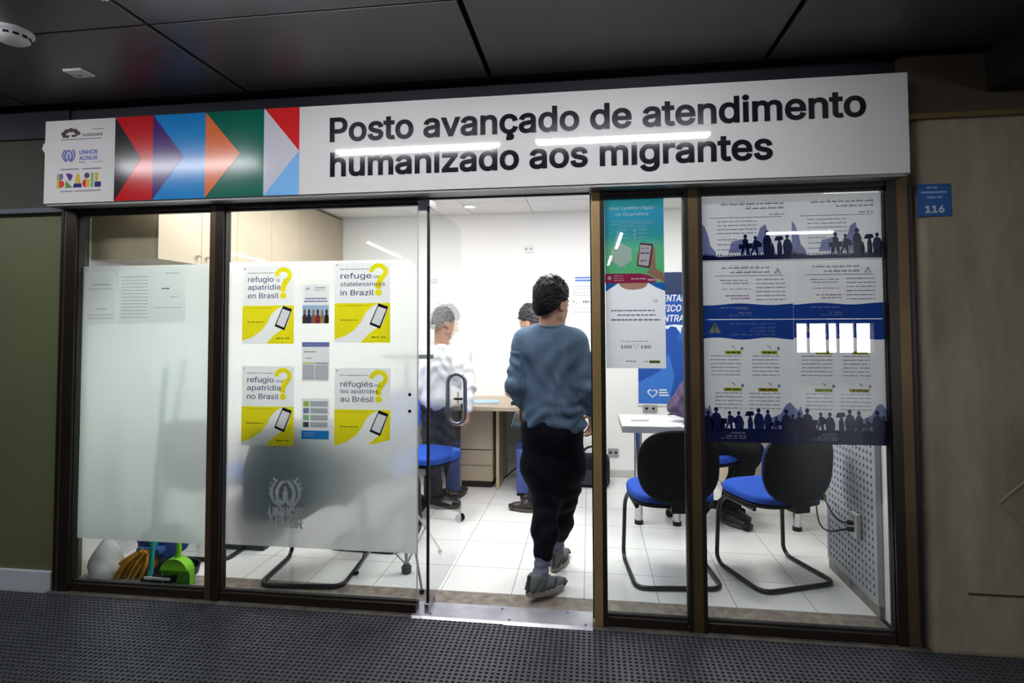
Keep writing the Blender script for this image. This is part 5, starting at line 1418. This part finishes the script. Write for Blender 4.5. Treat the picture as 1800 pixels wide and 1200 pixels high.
def hair(c, fwd, sc, name, material, parent, front=.060, nape=-.095, thick=.012, top=.01, side=0.0, vox=.004, amp=.0013, locks=1500):
    Mx = frame(fwd); L = lambda x, y, z: np.array(c)+Mx@np.array((x, y, z))*sc
    s = Sdf(); s.ell(L(0, -.016, .026+top/2), np.array((.074+thick, .095+thick, .098+thick+top))*sc, .01, Mx)
    s.ell(L(0, -.055, -.03), np.array((.062+thick*.4, .055+thick*.6, .075))*sc, .03, Mx)
    # keep the scalp above a line running from forehead down to the nape
    a, b = L(0, .105, front), L(0, -.115, nape); d = N3(b-a); n = np.cross(Mx[:, 0], d); n = n if n[2] < 0 else -n
    s.plane(a, n)
    s.ell(L(0, .115, -.045), np.array((.07, .07, .085))*sc, .01, Mx, 's')
    for x in (-1, 1): s.ell(L(.088*x, -.002, -.035), np.array((.022, .030, .042))*sc, .008, Mx, 's')
    def disp(V):
        P = (V-np.array(c))@Mx/sc; t = np.arctan2(P[:, 0], P[:, 2]+.03)
        return amp*(np.sin(t*34+P[:, 1]*60+4*np.sin(P[:, 1]*40))*.55+np.sin(t*17-P[:, 1]*95)*.5+.9*np.sin(P[:, 0]*70+P[:, 2]*60)*np.cos(P[:, 1]*55))
    o = sdf_obj(name, s, vox, material, parent, disp, 1)
    # locks of hair lying over the mass, combed down from the crown
    me = o.data; n = len(me.vertices); co = np.empty(n*3); no = np.empty(n*3)
    me.vertices.foreach_get('co', co); me.vertices.foreach_get('normal', no); co = co.reshape(n, 3); no = no.reshape(n, 3)
    rnd = np.random.RandomState(5); crown = L(.012, -.045, .125); V = []; F = []
    for i in rnd.choice(n, min(n, locks), replace=False):
        p, nn = co[i], no[i]
        q = (p-np.array(c))@Mx/sc
        if q[2] < -.035 and nn[2] < -.3: continue
        d = p-crown; d = d-nn*(d@nn); d = d/max(np.linalg.norm(d), 1e-6)
        sd = np.cross(nn, d); d = d+sd*rnd.uniform(-.45, .45); d /= np.linalg.norm(d)
        top_ = max(0.0, min(1.0, (q[2]-.02)/.08)); Ln = (.014+.016*top_)*rnd.uniform(.7, 1.25); lift = rnd.uniform(.02, .16)*(.4+.8*top_)
        b = len(V); w0 = rnd.uniform(.0022, .0036)
        for k, (t, r_) in enumerate(((0, .7), (.35, 1.0), (.7, .75), (1, .12))):
            ctr = p-nn*.0015+d*Ln*t+nn*Ln*lift*math.sin(min(t*1.5, 1.4))*.8
            for j in range(4):
                an = PI/4+PI/2*j; V.append(ctr+(sd*math.cos(an)*1.5+nn*math.sin(an)*.7)*w0*r_)
        for k in range(3):
            for j in range(4): F.append((b+k*4+j, b+k*4+(j+1) % 4, b+k*4+4+(j+1) % 4, b+k*4+4+j))
    base = [tuple(v) for v in co]; fs = [tuple(pg.vertices) for pg in me.polygons]; m0 = len(base)
    me2 = bpy.data.meshes.new(name); me2.from_pydata(base+[tuple(v) for v in V], [], fs+[tuple(m0+k for k in q) for q in F]); me2.update()
    me2.materials.append(material); me2.polygons.foreach_set('use_smooth', [True]*len(me2.polygons))
    o.data = me2; bpy.data.meshes.remove(me)
    return o
def hand(s, w, d, n, side, curl=(.5, .6, .7, .75), sc=1.0, spread=1.0, thumb=0.6):
    """palm and five fingers; d along the fingers, n out of the palm side, side=+1 when the thumb lies towards d x n"""
    d, n = N3(d), N3(n); n = N3(n-d*(n@d)); e = np.cross(d, n)*side; w = np.array(w, float)
    s.cap(w, w+d*.03*sc, .024*sc, .030*sc, .015, (n, .55))
    s.cap(w+d*.028*sc, w+d*.070*sc, .034*sc, .037*sc, .012, (n, .42))
    for i, (o, L, r, c) in enumerate(zip((.029, .0095, -.0095, -.027), (.074, .081, .075, .060), (.0092, .0094, .009, .0080), curl)):
        p = w+d*(.088-abs(o)*.18)*sc+e*o*sc; dd = N3(d+e*o*1.6*spread); a0 = 0
        for ln, rr, ang in ((.44, 1.0, c*.8), (.31, .92, c*1.0), (.25, .82, c*.75)):
            a0 += ang; v = dd*math.cos(a0)+n*math.sin(a0); q = p+v*L*ln*sc
            s.cap(p, q, r*rr*sc, r*rr*.93*sc, .004); p = q
    p = w+d*.022*sc+e*.026*sc; v = N3(e*.8+d*.62+n*.25)
    for ln, rr in ((.034, .0125), (.030, .0105), (.026, .0092)):
        q = p+v*ln*sc; s.cap(p, q, rr*sc, rr*.92*sc, .008); p = q; v = N3(v+d*.35*thumb+n*.45*thumb)
def shoe(parent, ankle, toe_dir, sole_pitch, colors, name='shoe', sc=1.0, side=1):
    """trainer in its own frame: heel at y=-.07, toe at y=+.20"""
    sh = bpy.data.objects.new(name, None)
    def T(V):
        return V
    s = Sdf()
    s.cap((0, -.035, .045), (0, .055, .05), .036, .038, .03); s.cap((0, .055, .045), (0, .155, .034), .040, .034, .03, ((0, 0, 1), .8))
    s.cap((0, -.032, .085), (0, .008, .098), .036, .032, .025); s.cap((0, .01, .085), (0, .06, .062), .03, .026, .02)
    s.ell((0, -.004, .145), (.024, .034, .045), .012, None, 's'); s.plane((0, 0, .018), (0, 0, -1))
    up = sdf_obj(name, s, .005, colors[0], None)
    def outline(g=0.0):
        P = []
        for t in [2*PI*k/36 for k in range(36)]:
            y = .065+.142*math.sin(t); w_ = .040+.012*math.sin(min(max((y+.03)/.2, 0), 1)*PI); x = w_*math.copysign(abs(math.cos(t))**.75, math.cos(t))
            P.append((x*(1+g), (y-.065)*(1+g*.3)+.065))
        return P
    m = MB(); rings = []
    for g, z in ((-.10, 0.0), (.02, .004), (.05, .016), (.0, .027)):
        rings.append([m.bm.verts.new((x, y, z+max(0, (y-.14))*.18+(0.004 if y < -.04 else 0))) for x, y in outline(g)])
    for i in range(3):
        for k in range(36): m.bm.faces.new((rings[i][k], rings[i][(k+1) % 36], rings[i+1][(k+1) % 36], rings[i+1][k]))
    m.bm.faces.new(rings[0][::-1]); m.bm.faces.new(rings[3])
    m.build('sole', colors[1], up, True)
    # overlays: heel counter, side stripes, toe cap, laces
    q = MB()
    for x in (-1, 1):
        for y0, y1 in ((-.005, .035), (.035, .075), (.072, .11)):
            q.tube([(x*.044, y0, .030), (x*.040, (y0+y1)/2, .054), (x*.025, y1, .084-.22*max(0, y1-.03))], .0065, 6)
        q.tube([(x*.026, -.066, .03), (x*.037, -.045, .058), (x*.034, -.02, .088)], .006, 6)
    q.tube([(-.036, .165, .030), (-.024, .192, .034), (0, .202, .036), (.024, .192, .034), (.036, .165, .030)], .009, 8)
    q.tube([(0, -.0725, .025), (0, -.074, .06), (0, -.068, .108)], .010, 8)
    q.build('side_stripe', colors[2], up, True)
    q = MB()
    for k in range(4):
        y = .030+k*.022; z = .100-.014*k-.006; q.tube([(-.022, y, z-.010), (0, y+.004, z), (.022, y, z-.010)], .003, 6)
    q.build('laces', colors[3], up, True)
    td = N3((toe_dir[0], toe_dir[1], 0)); yaw = math.atan2(-td[0], td[1])
    up.parent = parent
    up.matrix_local = Matrix.Translation(ankle) @ Matrix.Rotation(yaw, 4, 'Z') @ Matrix.Rotation(sole_pitch, 4, 'X') @ Matrix.Scale(sc, 4)
    return up
def folds(*terms):
    """cloth folds: (amplitude, wave vector, phase wobble)"""
    def f(V):
        d = np.zeros(len(V))
        for amp, kx, ky, kz, wob, mask in terms:
            ph = V@np.array((kx, ky, kz))+wob*np.sin(V[:, 2]*11+V[:, 0]*7)+wob*.6*np.sin(V[:, 0]*23+V[:, 1]*9)
            g = np.sin(ph); g = np.sign(g)*np.abs(g)**.8
            d += amp*g*(mask(V) if mask else 1.0)
        return d
    return f
def skin(n, c): return mat(n, c, 0.5, noise=(30, tuple(v*.85 for v in c), 0.5))
def eyes(L, Mx, parent, sc=1.0):
    q = MB(); w_ = MB()
    for x in (-.031, .031):
        p = L(x, .083, -.010); w_.ell(p, (.0115*sc,)*3, 12); p2 = L(x, .0925, -.010); q.ell(p2, (.0045*sc,)*3, 10)
    e = w_.build('eye', mat('eye_white', (.75, .74, .72), .2), parent, True); q.build('iris', mat('dark_iris', (.02, .012, .008), .2), e, True)

# ---- the man walking in
def walking_man():
    O_ = np.array((-0.225, 0.36, 0.0)); P = lambda x, y, z: np.array((x, y, z))-O_
    r = empty('person', tuple(O_), 'person with dark hair in a blue grey sweater and black trousers walking into the office', 'person')
    sk = skin('skin_tan', (0.42, 0.23, 0.15))
    hc = P(-0.203, 0.335, 1.572); fwd = N3((0.62, 0.78, -0.03))
    b = Sdf(); L, Mx = head(b, hc, fwd, sc=1.02, neck_to=P(-0.218, 0.325, 1.405), nr=.058)
    b.ell(P(-.222, .335, 1.28), (.155, .09, .16), .05); b.ell(P(-.215, .335, 1.02), (.135, .09, .17), .06)
    # arms
    sl, el, wl = P(-.372, .335, 1.345), P(-.412, .29, 1.11), P(-.385, .47, .985)
    sr, er, wr = P(-.068, .335, 1.345), P(-.012, .29, 1.095), P(.004, .43, .95)
    for s_, e_, w_ in ((sl, el, wl), (sr, er, wr)): b.cap(s_, e_, .045, .036, .03); b.cap(e_, w_, .036, .026, .02)
    hl, kl, al = P(-.290, .345, .88), P(-.235, .385, .49), P(-.270, .222, .116)
    hr, kr, ar = P(-.140, .345, .88), P(-.150, .475, .50), P(-.205, .590, .115)
    for h_, k_, a_ in ((hl, kl, al), (hr, kr, ar)): b.cap(h_, k_, .075, .05, .04); b.cap(k_, a_, .05, .034, .03); b.cap(a_, a_+np.array((0, .02, -.06)), .034, .03, .02)
    hand(b, wl+np.array((0, .005, -.01)), (-.10, .22, -.97), (.75, -.55, -.1), -1, (.55, .65, .75, .8), 0.98)
    hand(b, wr+np.array((0, .005, -.01)), (.10, .42, -.9), (-.8, -.4, -.1), 1, (.5, .55, .6, .65), 0.98)
    body = sdf_obj('body', b, .005, sk, r)
    eyes(L, Mx, body, 1.02)
    hair(hc, fwd, 1.02, 'hair', mat('dark_brown_hair', (.0045, .0038, .0042), .5, spec=.22), r, front=.075, nape=-.085, thick=.015, top=.010, amp=.0016)
    # sweater
    s = Sdf()
    s.ell(P(-.222, .335, 1.30), (.178, .112, .155), .05); s.ell(P(-.215, .34, 1.08), (.158, .112, .24), .06)
    s.cap(P(-.355, .335, 1.372), P(-.085, .335, 1.372), .058, .058, .05); s.cap(P(-.225, .33, 1.42), P(-.221, .328, 1.440), .074, .066, .04)
    s.cap(P(-.258, .34, .97), P(-.140, .34, .97), .110, .110, .05); s.cap(P(-.255, .345, .89), P(-.135, .345, .89), .108, .108, .04)
    for s_, e_, w_ in ((sl, el, wl), (sr, er, wr)):
        s.cap(s_, e_, .062, .052, .035); s.cap(e_, e_+(w_-e_)*.9, .052, .040, .03); s.cap(e_+(w_-e_)*.82, e_+(w_-e_)*.93, .039, .036, .012)
    s.plane(P(0, 0, .868), (.06, 0, -1)); s.plane(P(-.22, .33, 1.452), (0, -.25, 1))
    low = lambda V: np.exp(-((V[:, 2]-.93)/.09)**2); back = lambda V: np.exp(-((V[:, 2]-1.18)/.22)**2)*(np.abs(V[:, 0]-.005) < .15)
    arm = lambda V: ((np.abs(V[:, 0]-.0) > .155) & (V[:, 2] < 1.30)).astype(float)
    msw = mat('blue_grey_sweater', (.112, .166, .245), .85, bump=(500, .12), noise=(9, (.094, .145, .218), .7))
    sw = sdf_obj('sweater', s, .006, msw, r, folds((.007, 16, 0, 58, 2.6, low), (.005, -28, 0, 96, 3.0, low), (.0068, 58, 0, 9, 1.9, back), (.0045, 36, 10, -44, 1.9, back), (.0028, 40, 34, 70, 3.0, arm), (.003, -34, 20, 44, 2.8, arm), (.0018, 45, 30, 40, 2.8, None)))
    cl = MB(); ring = []
    cl.tube([(P(-.221, .328, 0)[0]+.071*math.cos(t), P(0, .326, 0)[1]+.068*math.sin(t), 1.448+.012*math.sin(t)) for t in [2*PI*k/32 for k in range(32)]], .0085, 8, closed=True)
    cl.build('collar', msw, sw, True)
    # trousers: baggy, gathered at the cuff
    t = Sdf(); t.ell(P(-.205, .345, .86), (.152, .125, .13), .05)
    for h_, k_, a_ in ((hl, kl, al), (hr, kr, ar)):
        o_ = np.array((-.020, 0, 0)) if a_ is al else np.array((.006, 0, 0))
        t.cap(h_, h_+(k_-h_)*.6+o_, .098, .106, .05); t.cap(h_+(k_-h_)*.6+o_, k_+o_*.6, .106, .084, .05); t.cap(k_+o_*.6, k_+(a_-k_)*.5, .078, .070, .04)
        t.cap(k_+(a_-k_)*.5, k_+(a_-k_)*.70, .066, .056, .03); t.cap(k_+(a_-k_)*.68, k_+(a_-k_)*.76, .050, .047, .012)
    t.plane(P(0, 0, .94), (0, 0, 1))
    knee = lambda V: np.exp(-((V[:, 2]-.36)/.16)**2)
    mtr = mat('black_trouser_cloth', (.0045, .005, .009), .8, bump=(350, .08))
    tr_ = sdf_obj('trousers', t, .006, mtr, r, folds((.0055, 16, 14, 48, 2.6, knee), (.0035, -28, 8, 74, 2.8, knee), (.003, 34, 22, 10, 2.4, None)))
    dcord = MB().tube(bez(P(-.352, .33, .885), P(-.372, .31, .84), P(-.36, .31, .80), P(-.372, .305, .77), 10), .003, 6).build('drawstring', mtr, tr_, True)
    ms_k = mat('grey_blue_sock', (.135, .145, .20), .9, bump=(600, .15))
    for k_, a_ in ((kl, al), (kr, ar)):
        q = Sdf(); q.cap(k_+(a_-k_)*.64, a_+np.array((0, 0, -.01)), .044, .038, .02); q.cap(a_, a_+np.array((0, .015, -.045)), .038, .036, .02)
        sdf_obj('sock', q, .005, ms_k, r, folds((.0018, 0, 0, 190, .8, None)))
    cols = (mat('shoe_grey_mesh', (.17, .18, .175), .7, bump=(300, .25)), mat('shoe_sole_taupe', (.24, .225, .20), .6), mat('shoe_dark_overlay', (.030, .042, .040), .5), mat('shoe_laces', (.30, .31, .30), .7))
    shoe(r, tuple(al-np.array((.014, .02, .092))), (.66, .75), -0.08, cols, sc=1.0)
    shoe(r, tuple(ar-np.array((0, -.005, .115))), (.22, 1.0), 0.0, cols, sc=1.0)
    # wristband on the left wrist
    d_ = N3(wl-el); u_ = N3(np.cross(d_, (0, 0, 1))); v_ = np.cross(d_, u_); cc = wl-d_*.004
    MB().tube([tuple(cc+.030*(u_*math.cos(t_)+v_*math.sin(t_))) for t_ in [2*PI*k/20 for k in range(20)]], .004, 6, closed=True).build('wristband', M_BLACK, r, True)
    return wl+O_
wl_ = walking_man()
# the pale blue face mask in his hand
fm = MB()
g = [[fm.bm.verts.new((-.030+.06*i/6, .010*math.cos((i-3)*.4)+.004*math.sin(j*2.2), -.045+.09*j/8)) for i in range(7)] for j in range(9)]
for j in range(8):
    for i in range(6): fm.bm.faces.new((g[j][i], g[j][i+1], g[j+1][i+1], g[j+1][i]))
o = fm.build('face_mask', mat('pale_blue_mask', (.45, .66, .74), .7), None, True); o.location = (-.425, .50, .885); o.rotation_euler = (0.2, 0.25, 0.7)
sm = o.modifiers.new('t', 'SOLIDIFY'); sm.thickness = .002
tag(o, 'folded pale blue face mask in the left hand of the walking person', 'face mask')

# ---- generic standing / sitting people further in
def figure_person(label, O_, J, face, sk, hair_m, top_m, leg_m, shoe_m, hair_kw=None, sleeve=0.92, scale=1.0, foot_dir=(0, 1), top_fold=None, baggy=1.0):
    r = empty('person', O_, label, 'person'); A = {k: np.array(v, float) for k, v in J.items()}
    b = Sdf(); L, Mx = head(b, A['head'], face, sc=.99, neck_to=A['neck'])
    mid = (A['chest']+A['pelvis'])/2; sx = N3(A['sr']-A['sl']); bd = N3(np.cross(sx, N3(A['chest']-A['pelvis'])))
    Rm = np.stack([sx, -bd, N3(np.cross(-bd, sx))*-1], 1)
    Rm = np.stack([sx, bd, np.cross(sx, bd)], 1)
    b.ell(A['chest'], (.15, .09, .17), .05, Rm); b.ell(mid, (.13, .09, .15), .06, Rm); b.ell(A['pelvis'], (.14, .10, .12), .06, Rm)
    for s_, e_, w_ in (('sl', 'el', 'wl'), ('sr', 'er', 'wr')): b.cap(A[s_], A[e_], .043, .036, .03); b.cap(A[e_], A[w_], .036, .026, .02)
    for h_, k_, a_ in (('hl', 'kl', 'al'), ('hr', 'kr', 'ar')): b.cap(A[h_], A[k_], .075, .05, .04); b.cap(A[k_], A[a_], .05, .034, .03)
    for w_, e_, sd in (('wl', 'el', -1), ('wr', 'er', 1)):
        d = A[w_]-A[e_]; n = np.cross(d, (0, 0, 1)) if 'n'+w_ not in A else A['n'+w_]
        if np.linalg.norm(n) < 1e-3: n = np.array((-sd, 0, 0))
        hand(b, A[w_]-N3(d)*.005, d, n, sd, (.45, .5, .55, .6))
    body = sdf_obj('body', b, .006, sk, r); eyes(L, Mx, body)
    hair(A['head'], face, .99, 'hair', hair_m, r, **(hair_kw or {}))
    s = Sdf(); s.ell(A['chest'], (.18*baggy, .118*baggy, .18), .05, Rm); s.ell(mid, (.158*baggy, .118*baggy, .17), .06, Rm); s.ell(A['pelvis']+np.array((0, 0, .03)), (.165*baggy, .13*baggy, .12), .05, Rm)
    s.cap(A['sl'], A['sr'], .058, .058, .05); s.cap((A['chest']*.35+A['neck']*.65), A['neck']-np.array((0, 0, .02)), .07, .064, .04)
    for s_, e_, w_ in (('sl', 'el', 'wl'), ('sr', 'er', 'wr')): s.cap(A[s_], A[e_], .062, .054, .035); s.cap(A[e_], A[e_]+(A[w_]-A[e_])*sleeve, .054, .042, .03)
    sdf_obj('shirt', s, .007, top_m, r, folds(*(top_fold or [(.004, 26, 18, 30, 2.8, None), (.003, -44, 20, 50, 3.0, None), (.002, 62, 34, 14, 2.4, None)])))
    t = Sdf(); t.ell(A['pelvis']-np.array((0, 0, .01)), (.155, .12, .12), .05, Rm)
    for h_, k_, a_ in (('hl', 'kl', 'al'), ('hr', 'kr', 'ar')): t.cap(A[h_], A[k_], .095, .075, .04); t.cap(A[k_], A[k_]+(A[a_]-A[k_])*.93, .073, .058, .03)
    sdf_obj('trousers', t, .007, leg_m, r, folds((.004, 20, 20, 45, 1.8, None)))
    for a_ in ('al', 'ar'):
        p = A[a_]; shoe(r, (p[0], p[1], p[2]-.085), foot_dir, 0.0, shoe_m)
    return r
SH_DARK = (mat('dark_leather_shoe', (.03, .024, .02), .45), mat('brown_sole', (.07, .055, .045), .6), mat('dark_trim', (.02, .016, .014), .5), M_BLACK)
figure_person('person with greying dark hair bending towards the desk beyond the walking man', (-.40, 1.70, 0),
    dict(head=(-.068, .0, 1.475), neck=(-.03, .02, 1.29), chest=(.02, .03, 1.12), pelvis=(.03, .0, .84), sl=(.03, .19, 1.24), sr=(.03, -.15, 1.24), el=(-.02, .26, .99), er=(.05, -.17, 1.0), wl=(-.20, .26, .90), wr=(.03, -.10, .80),
         hl=(.03, .09, .82), hr=(.03, -.08, .82), kl=(-.02, .10, .45), kr=(.0, -.09, .45), al=(.03, .10, .085), ar=(-.035, -.12, .085)),
    (-.86, .38, -.33), skin('skin_light', (.55, .33, .22)), mat('greying_hair', (.055, .055, .058), .6, noise=(70, (.012, .012, .013), 1.0)), mat('grey_shirt', (.25, .26, .29), .8), mat('dark_trouser_cloth', (.02, .02, .025), .75), SH_DARK,
    dict(front=.07, nape=-.06, thick=.012, top=.008, amp=.002), foot_dir=(-1, .1))
figure_person('person in a loose white shirt and dark grey trousers standing behind the open glass door', (-1.20, 1.74, 0),
    dict(head=(-.01, .02, 1.465), neck=(-.02, .0, 1.28), chest=(-.01, .0, 1.10), pelvis=(-.02, .0, .80), sl=(-.18, -.03, 1.22), sr=(.155, .04, 1.22), el=(-.22, -.06, .95), er=(.215, .0, .95), wl=(-.18, .05, .73), wr=(.205, -.03, .735),
         hl=(-.10, .0, .78), hr=(.06, .0, .78), kl=(-.12, .03, .43), kr=(.04, .05, .43), al=(-.07, .0, .085), ar=(.06, .08, .085)),
    (.55, .8, -.15), skin('skin_warm', (.42, .24, .17)), mat('washed_out_hair', (.22, .22, .22), .6), mat('white_shirt_cloth', (.72, .73, .75), .8), mat('charcoal_trousers', (.06, .062, .07), .8), SH_DARK,  # hair greyed to paint the glass reflection that pales this head
    dict(front=.07, nape=-.075, thick=.010, top=.004), sleeve=.86, foot_dir=(.3, 1), baggy=1.08)
plaid = mat('mauve_checked_shirt', (.125, .085, .15), .8, noise=(26, (.06, .04, .085), .9), bump=(200, .15))
figure_person('person in a mauve checked shirt and black trousers seated at the white table', (.86, 1.53, 0),
    dict(head=(.015, -.02, 1.315), neck=(-.01, -.01, 1.155), chest=(-.02, .0, .98), pelvis=(-.05, .0, .62), sl=(-.03, .18, 1.08), sr=(-.085, -.17, 1.09), el=(-.05, .26, .84), er=(-.255, -.19, .865), wl=(.12, .20, .72), wr=(-.10, -.30, .80),
         hl=(-.02, .10, .585), hr=(-.02, -.10, .585), kl=(.30, .10, .535), kr=(.29, -.10, .535), al=(.16, .12, .085), ar=(.13, -.03, .085)),
    (.92, -.35, -.12), skin('skin_tan_two', (.42, .25, .17)), mat('black_hair', (.012, .011, .012), .5), plaid, mat('black_jean_cloth', (.010, .010, .010), .75), SH_DARK, dict(front=.06, nape=-.09), foot_dir=(.6, -.8))
